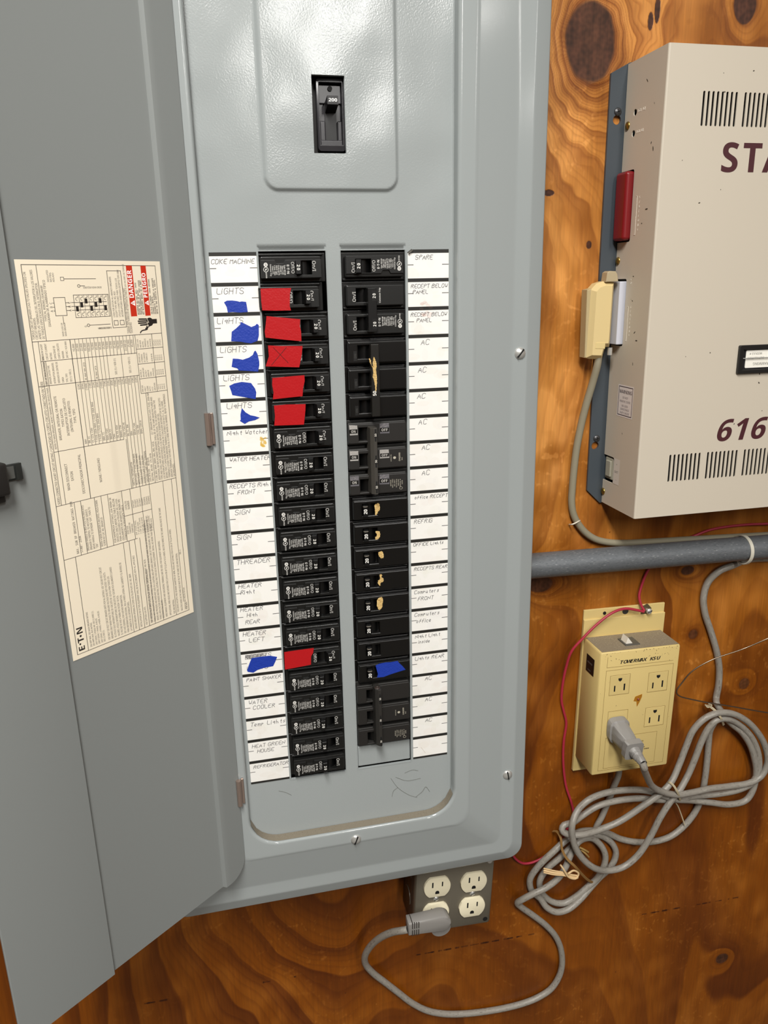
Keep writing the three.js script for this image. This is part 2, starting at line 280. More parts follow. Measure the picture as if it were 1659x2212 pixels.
  line(130, 34, 254.4, 34, 0.5);
  for (let i = 0; i < 17; i++) line(i < 11 ? 172 : 130, 38 + i * 3.2, 254.4, 38 + i * 3.2, 0.3);
  const left = ['BRH', 'BR, CC', 'CC, CCV, CHH', 'T FUSE 200A MAX / J FUSE 200A MAX', 'T FUSE / J FUSE 200A MAX', 'BRH, CC', 'BWH, CHH', 'BRHH, CC', 'CHH', 'DK, ED, EDH', 'BWHH, CSR', 'CHH, CHH-HE', 'BR, CC, BW', 'BRH', 'BRHH, CHH', 'CHH, BW', 'BWH, CHH-H'];
  left.forEach((t, i) => { text(t, 174, 37.2 + i * 3.2, 1.9, { squeeze: 0.75 }); text(['(22K)', '(65K)', '(100K)', '(10K)'][i % 4], 221, 37.2 + i * 3.2, 1.8, { align: 'right' }); });
  ['10,000', '22,000', '22,000', '65,000', '100,000', '10,000', '65,000', '65,000', '25,000', '10,000', '22,000', '42,000', '100,000', '10,500', '22,000 (2)', '25,000', '65,000'].forEach((t, i) => text(t, 251, 37.2 + i * 3.2, 1.9, { align: 'right', squeeze: 0.75 }));
  g.fillStyle = '#f3e7d0'; g.fillRect(222.3, 63.8, 17.3, 12.4); g.fillRect(222.3, 77, 17.3, 12.4); text('SEE (1) / VER (1)', 231, 71, 1.9, { align: 'center', squeeze: 0.7 }); text('SEE (1) / VER (1)', 231, 84, 1.9, { align: 'center', squeeze: 0.7 });
  text('BR, BRAF, BRH, GFCB', 223, 44, 1.7, { squeeze: 0.62 }); text('BR, BRAF, GFCB', 223, 53.4, 1.7, { squeeze: 0.62 });
  line(130, 72, 172, 72); para(['SWITCH / INTERRUPTOR', 'WITH CLASS "T" FUSE 200A MAX.', 'WITH CLASS "J" FUSE 200A MAX.', 'FUSIBLE CLASE "T" 200A MAX.', 'FUSIBLE CLASE "J" 200A MAX.', 'GROUND CLAMP AND TERMINAL', 'LUG: #14-2/0      40 LB-IN', 'NEUTRAL: #4-300   275 LB-IN'], 132, 75.5, 1.8, 2.7, { squeeze: 0.75 });
  line(130, 95.5, 254.4, 95.5);
  para(['(1) BR, BRH, BRAF, BRWH, BRG, BRD, GFCB.            (2) 1 BREAKER WITH CLASS T FUSE, 200A MAX.', 'ADDITIONAL OR REPLACEMENT BREAKERS SHALL BE OF THE SAME MANUFACTURER AND', 'TYPE AND SHALL HAVE AN INTERRUPTING RATING EQUAL TO OR GREATER THAN THE', 'LOS INTERRUPTORES ADICIONALES O DE REPUESTO DEBERAN SER DEL', 'MISMO TIPO Y CAPACIDAD INTERRUPTIVA DE CUALQUIER INTERRUPTOR DE CIRCUITO', 'TERMINALS OTHER THAN BREAKER TERMINALS SUITABLE FOR 60/75 C, AL CU WIRE.', 'BREAKER TERMINALS SUITABLE FOR AL-CU WIRE WHEN SO MARKED, REFER TO MARKINGS', 'ON BREAKERS.'], 131.5, 98.4, 1.75, 2.6, { squeeze: 0.75 });
  // torque boxes
  g.fillStyle = '#f3e7d0'; g.fillRect(207, 91, 47, 25.8); g.fillStyle = ink; line(207, 91, 207, 117); line(207, 91, 254.4, 91); line(207, 107, 254.4, 107); [219, 231, 243].forEach((x) => line(x, 91, x, 117));
  [['WIRE SIZE', 'CABLE Y', 'CALIBRE', '60/75 C', 'AL-CU', 'AWG/KCMIL'], ['NEUTRAL &', 'GROUND BAR', 'NEUTRO Y', 'BARRA DE', 'TIERRA', 'LB-IN (N-M)'], ['GROUND LUG', 'O TERMINAL', 'DE CONEXION', 'A TIERRA (01)', '', 'LB-IN (N-M)'], ['PANEL LUGS', 'AND MAIN', 'NEUTRAL', 'TERMINALES', 'DE PANEL', 'LB-IN (N-M)']].forEach((l, i) => para(l, 208 + i * 12, 93.6, 1.45, 2.4, { squeeze: 0.62 }));
  for (let i = 0; i < 4; i++) for (let j = 0; j < 4; j++) text(['#14-12', '20 (2.3)', '45 (5.1)', '275 (31)'][i], 208.5 + i * 12, 109.2 + j * 2, 1.4, { squeeze: 0.7 });
  // wiring diagram
  line(254.4, 15.5, 308, 15.5);
  para(['TORQUE CIRCUIT BREAKER LUGS TO VALUES SPECIFIED ON', 'CIRCUIT BREAKERS.', 'APRIETE LAS TERMINALES DEL INTERRUPTOR A LOS VALORES', 'DE TORQUE ESPECIFICADOS EN EL INTERRUPTOR.'], 256, 7, 1.8, 2.55, { squeeze: 0.72 });
  para(['TYPICAL WIRING DIAGRAM', 'DIAGRAMA DE ALAMBRADO TIPICO'], 281, 18.3, 1.9, 2.4, { align: 'center', squeeze: 0.8 });
  g.lineWidth = 0.35; g.strokeRect(272, 25.5, 13, 9); ['A', 'B', 'C'].forEach((t, i) => { const x = 275.5 + i * 2.8; text(t, x - 0.7, 24, 2); line(x, 24.3, x, 25.5); line(x, 34.5, x, 37.5); text(t, x - 0.7, 38.6, 2); line(x, 39, x, 69); });
  g.strokeRect(270, 41.5, 16.5, 29.5);
  for (let i = 0; i < 7; i++) { const y = 44 + i * 4; line(270, y + 2, 286.5, y + 2, 0.25); g.fillRect(274.6 + (i % 3) * 2.8, y - 1.6, 3.6, 2.2); for (const x of [271.5, 282.8]) { g.lineWidth = 0.3; g.beginPath(); g.arc(x + 0.8, y, 1, Math.PI * 0.9, Math.PI * 2.1); g.arc(x + 2.4, y + 0.4, 0.6, Math.PI, Math.PI * 2, true); g.stroke(); } }
  g.strokeRect(297, 33, 2.4, 2.6); line(298.2, 35.6, 298.2, 62); para(['INSULATED', 'NEUTRAL', 'AISLADO'], 296, 24, 1.5, 2.1); g.beginPath(); g.arc(293, 47, 1, 0, 7); g.stroke(); line(293, 48, 293, 52); text('BOND WHEN REQUIRED', 292.6, 66, 1.5, { turn: -Math.PI / 2, squeeze: 0.7 });
  g.beginPath(); g.arc(264, 51, 1, 0, 7); g.stroke(); line(264, 52, 264, 70); text('G', 262.6, 49.5, 1.8); para(['GROUND BAR', 'BARRA DE TIERRA'], 262, 69, 1.4, 1.8, { turn: -Math.PI / 2 }); text('MAIN LUGS OR', 257, 30, 1.5, { squeeze: 0.7 }); text('MAIN BREAKER', 257, 32.2, 1.5, { squeeze: 0.7 }); line(266, 31, 271.5, 31);
  g.strokeRect(261, 72, 43, 12); para(['USED FOR EATON ALL BRANCH BREAKERS', 'EXCEPT TYPE BRX, BQ, BQC.', 'UTILICE CONECTORES PARA TODOS LOS', 'INTERRUPTORES DERIVADOS EXCEPTO TIPO BRX'], 269, 75, 1.6, 2.5, { squeeze: 0.75 }); g.strokeRect(263, 73.6, 3.4, 3.4); g.strokeRect(263, 79, 3.4, 3.4);
  para(['TORQUE WIRE PRESSURE TERMINALS AS FOLLOWS:', 'APRIETE LOS TORNILLOS DE SUJECION DE CABLE A LOS VALORES DE TORQUE', 'SIGUIENTES:'], 256, 86, 1.6, 1.7, { squeeze: 0.7 });
  // danger block
  const red = '#c9331e'; g.fillStyle = red; g.fillRect(269, 89.5, 39, 5.6); g.fillRect(269, 103, 39, 5);
  const tri = (x, y, s) => { g.fillStyle = '#fff'; g.beginPath(); g.moveTo(x, y); g.lineTo(x + s, y); g.lineTo(x + s / 2, y - s * 0.9); g.closePath(); g.fill(); g.fillStyle = red; g.fillRect(x + s * 0.44, y - s * 0.58, s * 0.12, s * 0.3); g.fillRect(x + s * 0.44, y - s * 0.2, s * 0.12, s * 0.1); };
  tri(277, 94.4, 4.6); text('DANGER', 283, 94.1, 4.1, { bold: 1, color: '#fff', squeeze: 0.95 }); tri(277, 107.4, 4.2); text('PELIGRO', 283, 107.1, 3.8, { bold: 1, color: '#fff', squeeze: 0.9 });
  para(['HAZARDOUS VOLTAGE. WILL CAUSE', 'SEVERE INJURY OR DEATH.', 'TENSION DANGEREUSE. PEUT CAUSER', 'DES BLESSURES GRAVES OU LA MORT.'], 270, 97.2, 1.4, 1.7, { bold: 1, mono: 1, squeeze: 0.75 });
  para(['VOLTAJE PELIGROSO, CAUSA HERIDAS', 'SEVERAS O MUERTE.', 'DESCONECTE Y BLOQUEE LA CORRIENTE', 'ANTES DE DAR SERVICIO AL EQUIPO.'], 270, 110.2, 1.4, 1.8, { bold: 1, mono: 1, squeeze: 0.75 });
  // the hand symbol
  g.fillStyle = ink; g.strokeStyle = ink; g.lineCap = 'round'; g.beginPath(); g.arc(264, 106.5, 3.4, 0, 7); g.fill(); g.fillRect(262.5, 108, 3.6, 5.5);
  g.lineWidth = 1.1; for (const [a, b] of [[266.6, 96.6], [265, 95.6], [263.4, 95.8], [261.8, 97.4]]) { g.beginPath(); g.moveTo(a - (a - 264) * 0.1, 104.5); g.lineTo(a, b); g.stroke(); }
  g.beginPath(); g.moveTo(261, 106); g.lineTo(258.8, 102); g.stroke(); g.lineWidth = 0.9; g.beginPath(); g.moveTo(260.5, 103); g.bezierCurveTo(256, 106, 259.5, 98, 255.8, 96.6); g.stroke();
  g.strokeStyle = '#f3e7d0'; g.lineWidth = 0.45; g.beginPath(); g.moveTo(260.5, 105); g.lineTo(264, 103.6); g.lineTo(263.6, 105.4); g.lineTo(267, 104); g.stroke();
  return c;
}
// ---------------------------------------------------------------- prints on the breakers, lying as in the left column: x to the right, 54 x 18.6 mm
function newFace(full) {
  const k = 14, [c, g] = canvas(54 * k, 18.6 * k); g.fillStyle = '#131312'; g.fillRect(0, 0, c.width, c.height); g.scale(k, k);
  g.fillStyle = g.strokeStyle = '#d9d7d2';
  const down = (t, x, y, s, f = 'bold ', sq = 1) => { g.save(); g.translate(x, y); g.rotate(Math.PI / 2); g.font = f + '10px sans-serif'; g.scale(s / 7.3 * sq, s / 7.3); g.textAlign = 'center'; g.fillText(t, 0, 0); g.restore(); };
  down('On/I', 45.4, 8.4, 3.1, '', 1.05); down('Off/O', 26.6, 9.5, 2.9, '', 1.0);
  if (full) {
    down('E·T·N', 22.7, 10.8, 2.1, 'bold ', 1.15);
    ['Type BR120', 'Type C120', '120/240 V~', 'Cu/Al 60/75', 'HACR Type', '1 Pole 10kA', 'Class CTL', 'Common Trip'].forEach((t, i) => down(t, 20.3 - i * 1.75, 11.4, 1.2, 'bold ', 0.95));
    g.lineWidth = 0.5; g.beginPath(); g.arc(4.4, 10.8, 2.0, 0, 7); g.stroke(); g.beginPath(); g.arc(4.4, 6.8, 1.8, 0, 7); g.fill(); g.fillStyle = '#131312'; down('CE', 3.8, 6.8, 1.3); g.fillStyle = '#d9d7d2'; g.beginPath(); g.ellipse(4.4, 10.8, 0.6, 1.1, 0.6, 0, 7); g.fill(); down('LISTED', 3.9, 15.5, 1.2, 'bold ', 1);
  } else if (full === null) down('Common Trip', 22.4, 9.2, 1.5, 'bold ', 1);
  const t = tex(c); return t;
}
function rating(text, w, h, k = 24, fg = '#e8e6e0', bg = '#0c0c0c', turn = 1, size = 0.62) {   // a small plate with the current on it, turned by quarter turns
  const [c, g] = canvas(Math.round(w * k), Math.round(h * k)); g.fillStyle = bg; g.fillRect(0, 0, c.width, c.height); g.fillStyle = fg;
  g.translate(c.width / 2, c.height / 2); g.rotate(turn * Math.PI / 2); g.font = 'bold ' + Math.round((turn % 2 ? c.width : c.height) * size * 1.25) + 'px sans-serif'; g.textAlign = 'center'; g.textBaseline = 'middle'; g.fillText(text, 0, 0);
  return tex(c);
}
// ---------------------------------------------------------------- the room
const wallPaint = std(0x6f5136, 0.8), floorMat = std(0x57534c, 0.7), ceilMat = std(0xa8a296, 0.9);
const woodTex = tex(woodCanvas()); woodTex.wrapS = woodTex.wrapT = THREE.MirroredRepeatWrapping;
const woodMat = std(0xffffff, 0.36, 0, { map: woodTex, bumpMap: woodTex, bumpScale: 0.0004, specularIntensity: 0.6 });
{
  const { x0, x1, z1, h } = ROOM;
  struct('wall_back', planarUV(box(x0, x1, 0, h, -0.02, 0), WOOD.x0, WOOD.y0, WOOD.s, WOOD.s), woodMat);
  struct('wall_front', box(x0, x1, 0, h, z1, z1 + 0.1), wallPaint);
  struct('wall_left', box(x0 - 0.1, x0, 0, h, -0.02, z1 + 0.1), wallPaint);
  struct('wall_right', box(x1, x1 + 0.1, 0, h, -0.02, z1 + 0.1), wallPaint);
  struct('floor', box(x0 - 0.1, x1 + 0.1, -0.1, 0, -0.02, z1 + 0.1), floorMat);
  struct('ceiling', box(x0 - 0.1, x1 + 0.1, h, h + 0.1, -0.02, z1 + 0.1), ceilMat);
  const LABELS = ['ceiling light fixture nearest the plywood wall', 'ceiling light fixture farther out, over the right of the room', 'added unseen ceiling light fixture farther out, for glare on the plywood'];
  LAMPS.forEach(([x, z, len, w, e], i) => {
    const t = thing('ceiling_light', LABELS[i], 'ceiling light', [x, h, z]);
    part(t, 'housing', box(x - w / 2 - 0.02, x + w / 2 + 0.02, h - 0.06, h, z - len / 2 - 0.02, z + len / 2 + 0.02, 0.006), std(0xf0f0ee, 0.5));
    part(t, 'diffuser', box(x - w / 2, x + w / 2, h - 0.066, h - 0.058, z - len / 2, z + len / 2), std(0x222222, 0.6, 0, { emissive: 0xfff4e2, emissiveIntensity: 3 }));
    const l = new THREE.RectAreaLight(new THREE.Color(1.0, 0.98, 0.94), e, w, len); l.name = numbered('light_panel'); l.position.set(0, -0.072, 0); l.rotation.x = -Math.PI / 2; l.castShadow = true; t.add(l);
  });
}
// ---------------------------------------------------------------- the distribution panel
const GREY = new THREE.Color().setRGB(0.340, 0.368, 0.368);
const trimPaint = std(GREY, 0.13, 0, { bumpMap: peel, bumpScale: 0.000012 }), platePaint = std(GREY, 0.2, 0, { bumpMap: peel, bumpScale: 0.000065 }), doorShadePaint = std(new THREE.Color().setRGB(0.235, 0.25, 0.245), 0.42, 0, { bumpMap: peel, bumpScale: 0.000012 });  // door has the same paint as the cover, darkened for its missing sheen
const steel = std(0xdadad6, 0.32, 0.65), brass = std(0xb59a55, 0.35, 1), darkHole = std(0x060606, 0.7), white = std(0xf2f0ea, 0.5);
const OX0 = -0.0045, OX1 = 0.222, OY0 = 0.996, OY1 = 1.905;             // opening of the cover
const panel = thing('electrical_panel', 'large grey steel breaker panel on the plywood, its door open to the left', 'breaker panel', [0.1087, 0.905, 0]);
part(panel, 'enclosure', merge([box(-0.078, 0.295, 0.925, 1.985, 0.001, 0.004), box(-0.078, -0.0745, 0.925, 1.985, 0.001, 0.09), box(0.2915, 0.295, 0.925, 1.985, 0.001, 0.09), box(-0.078, 0.295, 0.925, 0.9285, 0.001, 0.09), box(-0.078, 0.295, 1.9815, 1.985, 0.001, 0.09)]), trimPaint);
{
  const ring = (d, z, r) => {
    const x0 = OX0 - d, x1 = OX1 + d, y0 = OY0 - d, y1 = OY1 + d, n = 12, out = [];
    for (const [cx, cy, a] of [[x1 - r, y0 + r, -0.5], [x1 - r, y1 - r, 0], [x0 + r, y1 - r, 0.5], [x0 + r, y0 + r, 1]]) for (let i = 0; i <= n; i++) { const t = (a + 0.5 * i / n) * Math.PI; out.push([cx + r * Math.cos(t), cy + r * Math.sin(t), z]); }
    return out;
  };
  const R = [[0.0015, 0.094, 0.032], [0, 0.094, 0.032], [0, 0.1088, 0.032], [0.0003, 0.1102, 0.0322], [0.0010, 0.1114, 0.0325], [0.0021, 0.112, 0.033], [0.0034, 0.1122, 0.0335], [0.0150, 0.1122, 0.02], [0.0166, 0.1121, 0.018], [0.0182, 0.1116, 0.0165],
    [0.0200, 0.1110, 0.016], [0.0560, 0.1034, 0.012], [0.0585, 0.1028, 0.012], [0.0610, 0.1025, 0.012], [0.0735, 0.1025, 0.012], [0.0752, 0.1024, 0.013], [0.0768, 0.1017, 0.014], [0.0890, 0.0974, 0.017], [0.0904, 0.0963, 0.018], [0.0910, 0.0946, 0.0185], [0.0908, 0.0922, 0.0185], [0.0895, 0.0918, 0.018], [0.0760, 0.090, 0.014]];
  part(panel, 'trim', ringLoft(R.map(([d, z, r]) => ring(d, z, r))), trimPaint, false, 'grey cover frame with bevelled edge');
  // dust lying on the lower ledge of the opening
  const [dc, dg] = canvas(512, 64); dg.fillStyle = '#7d7566'; dg.fillRect(0, 0, 512, 64);
  for (let i = 0; i < 900; i++) { dg.fillStyle = rnd() < 0.6 ? 'rgba(150,146,136,0.35)' : 'rgba(80,70,56,0.45)'; const s = 0.5 + rnd() * 1.2; dg.fillRect(rnd() * 512, rnd() * 64, s, s * 2.2); }
  const ledge = [], n = 40, X0 = OX0 + 0.0008, X1 = OX1 - 0.0012;
  const path = (t) => { const x = X0 + (X1 - X0) * t, r = 0.032, y = x < OX0 + r ? OY0 + r - Math.sqrt(r * r - (OX0 + r - x) ** 2) : x > OX1 - r ? OY0 + r - Math.sqrt(r * r - (x - OX1 + r) ** 2) : OY0; return [x, y + 0.0004]; };
  const pos = [], uv = [], idx = [];
  for (let i = 0; i <= n; i++) { const [x, y] = path(i / n); for (const [z, dy, v] of [[0.1008, 0.0005, 0], [0.1090, 0.0002, 0.8], [0.1104, -0.0001, 1]]) { pos.push(x, y + dy, z); uv.push(i / n, v); } }
  for (let i = 0; i < n; i++) for (let q = 0; q < 2; q++) { const a = i * 3 + q; idx.push(a, a + 1, a + 3, a + 3, a + 1, a + 4); }
  const g = new THREE.BufferGeometry(); g.setAttribute('position', new THREE.Float32BufferAttribute(pos, 3)); g.setAttribute('uv', new THREE.Float32BufferAttribute(uv, 2)); g.setIndex(idx); g.computeVertexNormals();
  part(panel, 'dust_layer', g, std(0xffffff, 1, 0, { map: tex(dc), side: THREE.DoubleSide }), false, 'brown dust on the lower ledge');
}
// the dead front: a pressed plate with a raised field round the main switch and cut-outs for the breakers
const HOLES = [[0.0425, 0.1022, 1.0632, 1.6008], [0.1158, 0.1755, 1.0632, 1.6008], [0.0955, 0.1237, 1.6801, 1.7405]];
{
  const xs = [], ys = [], X0 = -0.009, X1 = 0.2265, Y0 = 0.990, Y1 = 1.90, st = 0.0013;
  const axis = (a, b, stops) => { const s = [a, ...stops.filter((v) => v > a && v < b).sort((p, q) => p - q), b], out = [a]; for (let i = 1; i < s.length; i++) { const n = Math.max(1, Math.ceil((s[i] - s[i - 1]) / st)); for (let k = 1; k <= n; k++) out.push(s[i - 1] + (s[i] - s[i - 1]) * k / n); } return out; };
  xs.push(...axis(X0, X1, HOLES.flatMap((h) => [h[0], h[1]]))); ys.push(...axis(Y0, Y1, HOLES.flatMap((h) => [h[2], h[3]])));
  const EX0 = 0.0525, EX1 = 0.1685, EY0 = 1.651, EY1 = 1.88, ER = 0.011;
  const height = (x, y) => {
    let z = 0.1;
    const qx = Math.abs(x - (EX0 + EX1) / 2) - (EX1 - EX0) / 2 + ER, qy = Math.abs(y - (EY0 + EY1) / 2) - (EY1 - EY0) / 2 + ER;
    const sd = Math.hypot(Math.max(qx, 0), Math.max(qy, 0)) + Math.min(Math.max(qx, qy), 0) - ER;
    z += 0.0026 * (1 - THREE.MathUtils.smoothstep(sd, -0.0016, 0.0022));
    const soft = THREE.MathUtils.smoothstep(y, 1.57, 1.66);
    z += 0.0011 * N3(x * 15, y * 11, 5.2) * soft + 0.0006 * N3(x * 27, y * 24, 1.2) * soft + 0.00022 * N3(x * 16, y * 7, 3.3);
    for (const h of HOLES.slice(0, 2)) if (x >= h[0] - 1e-6 && x <= h[1] + 1e-6) z -= 0.0030 * (1 - THREE.MathUtils.smoothstep(y - h[3], 0, 0.0062)) * (y >= h[3] - 1e-6 ? 1 : 0);
    return z;
  };
  const pos = [], nor = [], uv = [], idx = [], nx = xs.length, e = 0.0006;
  ys.forEach((y) => xs.forEach((x) => {
    const z = height(x, y); pos.push(x, y, z);
    const n = new THREE.Vector3(-(height(x + e, y) - height(x - e, y)) / (2 * e), -(height(x, y + e) - height(x, y - e)) / (2 * e), 1); if (Math.abs(n.x) > 1.5 || Math.abs(n.y) > 1.5) n.set(0, 0, 1); n.normalize();
    nor.push(n.x, n.y, n.z); uv.push(x, y);
  }));
  const inHole = (x, y) => HOLES.some((h) => x > h[0] && x < h[1] && y > h[2] && y < h[3]);
  for (let j = 0; j + 1 < ys.length; j++) for (let i = 0; i + 1 < nx; i++) {
    if (inHole((xs[i] + xs[i + 1]) / 2, (ys[j] + ys[j + 1]) / 2)) continue;
    const a = j * nx + i; idx.push(a, a + 1, a + nx, a + nx, a + 1, a + nx + 1);
  }
  const g = new THREE.BufferGeometry(); g.setAttribute('position', new THREE.Float32BufferAttribute(pos, 3)); g.setAttribute('normal', new THREE.Float32BufferAttribute(nor, 3)); g.setAttribute('uv', new THREE.Float32BufferAttribute(uv, 2)); g.setIndex(idx);
  part(panel, 'dead_front', g, platePaint, false, 'inner cover plate with glossy textured paint');
  // cut edges of the openings: a thin folded lip
  const lips = HOLES.flatMap(([a, b, c, d], i) => { const w = 0.0011, z0 = 0.0975, z1 = 0.1003, top = i < 2 ? 0.0972 : 0.1003; return [box(a - w, a, c, d, z0, z1), box(b, b + w, c, d, z0, z1), box(a - w, b + w, c - w, c, z0, z1), box(a - w, b + w, d, d + w, top - 0.002, top)]; });
  part(panel, 'cutout_lip', merge(lips), platePaint);
}
// cover screws
function screwHead(x, y, z, r, slotTurn = 0.3, cross = false) {
  const pts = []; for (let i = 0; i <= 8; i++) { const t = i / 8 * Math.PI / 2; pts.push(new THREE.Vector2(Math.max(1e-5, r * Math.cos(t)), r * 0.5 * Math.sin(t))); }
  const g = new THREE.LatheGeometry([new THREE.Vector2(r, -r * 0.2), ...pts], 24).rotateX(Math.PI / 2).translate(x, y, z);
  const bars = [new THREE.BoxGeometry(r * 1.7, r * 0.24, r * 0.3)]; if (cross) { bars[0] = new THREE.BoxGeometry(r * 1.1, r * 0.24, r * 0.3); bars.push(new THREE.BoxGeometry(r * 0.24, r * 1.1, r * 0.3)); }
  return [g, merge(bars).rotateZ(slotTurn).translate(x, y, z + r * 0.36)];
}
function addScrew(parent, name, x, y, z, r, turn, mat = steel, cross = false) { const [h, s] = screwHead(x, y, z, r, turn, cross); const m = part(parent, name, h, mat); part(m, 'slot', s.translate(-parent.position.x, -parent.position.y, -parent.position.z), darkHole, true); return m; }
for (const [x, y, z, t] of [[0.2894, 1.5037, 0.1025, 0.9], [0.289, 1.0274, 0.1025, 1.75], [0.2894, 1.98 - 0.04, 0.1025, 0.5], [0.1085, 0.9828, 0.1122, 1.2]]) addScrew(panel, 'screw', x, y, z, 0.0058, t);
// hinge knuckles
for (const [y0, y1] of [[1.4345, 1.4635], [1.053, 1.083]]) {
  const h = part(panel, 'hinge', merge([rod([-0.0128, y0, 0.1172], [-0.0128, y1, 0.1172], 0.0026), box(-0.0105, -0.0075, y0, y1, 0.1125, 0.1152, 0.0008)]), std(0xa08d82, 0.32, 0.6), false, 'brown steel hinge barrel');
  void h;
}
// the door: a folded sheet, hinged at the left of the opening and swung out by 141 degrees
const DOOR = { o: new THREE.Vector3(-0.01280, 0.00000, 0.11420), d: new THREE.Vector3(-0.777, 0, 0.629), n: new THREE.Vector3(0.629, 0, 0.777) };
const doorAt = (s, y, t) => [DOOR.o.x + DOOR.d.x * s + DOOR.n.x * t, y, DOOR.o.z + DOOR.d.z * s + DOOR.n.z * t];
const DOOR_Y0 = 0.966, DOOR_Y1 = 1.93;
let door;
{
  const prof = [], r = 0.022;   // s along the leaf, t the offset of its inner face
  for (let i = 0; i <= 14; i++) prof.push([0.0262 * (i / 14) ** 1.6, 0]);
  prof.push([0.0266, -0.0001], [0.0271, -0.0006], [0.0283, -0.0034], [0.0287, -0.0039], [0.0292, -0.004], [0.1575, -0.004], [0.1581, -0.0039], [0.1586, -0.0034], [0.1599, -0.0006], [0.1603, -0.0001], [0.1608, 0], [0.2472, 0], [0.248, -0.0008]);
  const th = 0.0014, cols = prof.map(([s, t]) => { const c = s < r ? r - Math.sqrt(Math.max(0, r * r - (r - s) ** 2)) : 0; return { s, t, lo: DOOR_Y0 + c, hi: DOOR_Y1 - c }; });
  const pos = [], uv = [], idx = [], quad = (a, b, c, d, key) => { const i = pos.length / 3; for (const p of [a, b, c, d]) { pos.push(...p[0]); uv.push(...p[1]); } idx.push(i, i + 1, i + 2, i + 1, i + 3, i + 2); };
  const V = (c, y, off) => [doorAt(c.s, y, c.t + off), [c.s, y]];
  for (let i = 0; i + 1 < cols.length; i++) {
    const a = cols[i], b = cols[i + 1], N = 24, Y = (c, k) => c.lo + (c.hi - c.lo) * k / N;
    for (let k = 0; k < N; k++) { quad(V(a, Y(a, k), 0), V(a, Y(a, k + 1), 0), V(b, Y(b, k), 0), V(b, Y(b, k + 1), 0)); quad(V(b, Y(b, k), -th), V(b, Y(b, k + 1), -th), V(a, Y(a, k), -th), V(a, Y(a, k + 1), -th)); }
    quad(V(b, b.lo, 0), V(b, b.lo, -th), V(a, a.lo, 0), V(a, a.lo, -th)); quad(V(a, a.hi, 0), V(a, a.hi, -th), V(b, b.hi, 0), V(b, b.hi, -th));
  }
  for (const [c, s] of [[cols[0], 1], [cols[cols.length - 1], -1]]) { const q = [V(c, c.lo, -th), V(c, c.hi, -th), V(c, c.lo, 0), V(c, c.hi, 0)]; if (s > 0) quad(q[0], q[1], q[2], q[3]); else quad(q[2], q[3], q[0], q[1]); }
  let g = new THREE.BufferGeometry(); g.setAttribute('position', new THREE.Float32BufferAttribute(pos, 3)); g.setAttribute('uv', new THREE.Float32BufferAttribute(uv, 2)); g.setIndex(idx);
  g = toCreasedNormals(mergeVertices(g, 1e-6), 0.5);
  door = part(panel, 'door', g, doorShadePaint, false, 'open grey door leaf, its inner side towards the viewer');
}
function onDoor(name, geo, mat, label) {   // geometry given as x = s, y, z = t
  geo = geo.clone(); const p = geo.attributes.position, b = panel.position;
  for (let i = 0; i < p.count; i++) { const v = doorAt(p.getX(i), p.getY(i), p.getZ(i)); p.setXYZ(i, v[0] - b.x, v[1] - b.y, v[2] - b.z); }
  if (geo.index) { const k = geo.index; for (let i = 0; i < k.count; i += 3) { const a = k.getX(i); k.setX(i, k.getX(i + 1)); k.setX(i + 1, a); } } else { geo = mergeVertices(geo); const k = geo.index; for (let i = 0; i < k.count; i += 3) { const a = k.getX(i); k.setX(i, k.getX(i + 1)); k.setX(i + 1, a); } }
  geo = toCreasedNormals(geo, 0.6);
  return part(door, name, geo, mat, true, label);
}
{
  const g = new THREE.PlaneGeometry(1, 1, 40, 60), p = g.attributes.position, uv = g.attributes.uv;
  for (let i = 0; i < p.count; i++) {   // print lies turned a quarter: its left end is at the bottom
    const u = p.getX(i) + 0.5, v = p.getY(i) + 0.5, s = 0.0322 + 0.122 * u, y = 1.2808 + 0.3115 * v;
    const cr = (cx, cy, w, h, a) => 0.0009 * Math.exp(-((((u - cx) * Math.cos(a) + (v - cy) * Math.sin(a)) / w) ** 2) - (((v - cy) * Math.cos(a) - (u - cx) * Math.sin(a)) / h) ** 2);
    p.setXYZ(i, s, y, -0.0036 + cr(0.3, 0.93, 0.02, 0.07, 0.1) + cr(0.42, 0.2, 0.02, 0.05, 0.3) + cr(0.55, 0.5, 0.015, 0.2, 0.05));
    uv.setXY(i, v, u);
  }
  onDoor('data_sheet', g, std(0xffffff, 0.38, 0, { map: tex(sheetCanvas()), side: THREE.DoubleSide }), 'cream printed data sheet with a red danger block');
  // latch
  const L = onDoor('latch', merge([box(0.1885, 0.207, 1.431, 1.4545, -0.0005, 0.011, 0.002), box(0.191, 0.205, 1.4255, 1.434, 0.0, 0.007, 0.0015)]), std(0x1c1a18, 0.5), 'black plastic latch');
  void L;
  onDoor('latch_tongue', merge([box(0.1755, 0.190, 1.4395, 1.4515, 0.0015, 0.0035, 0.0005), box(0.1755, 0.180, 1.4395, 1.4515, 0.0035, 0.0048)]), std(0x3a3c3a, 0.4, 0.5));
  onDoor('latch_spring', box(0.181, 0.1865, 1.441, 1.450, 0.0034, 0.0042), std(0x6f716e, 0.4, 0.6));
}
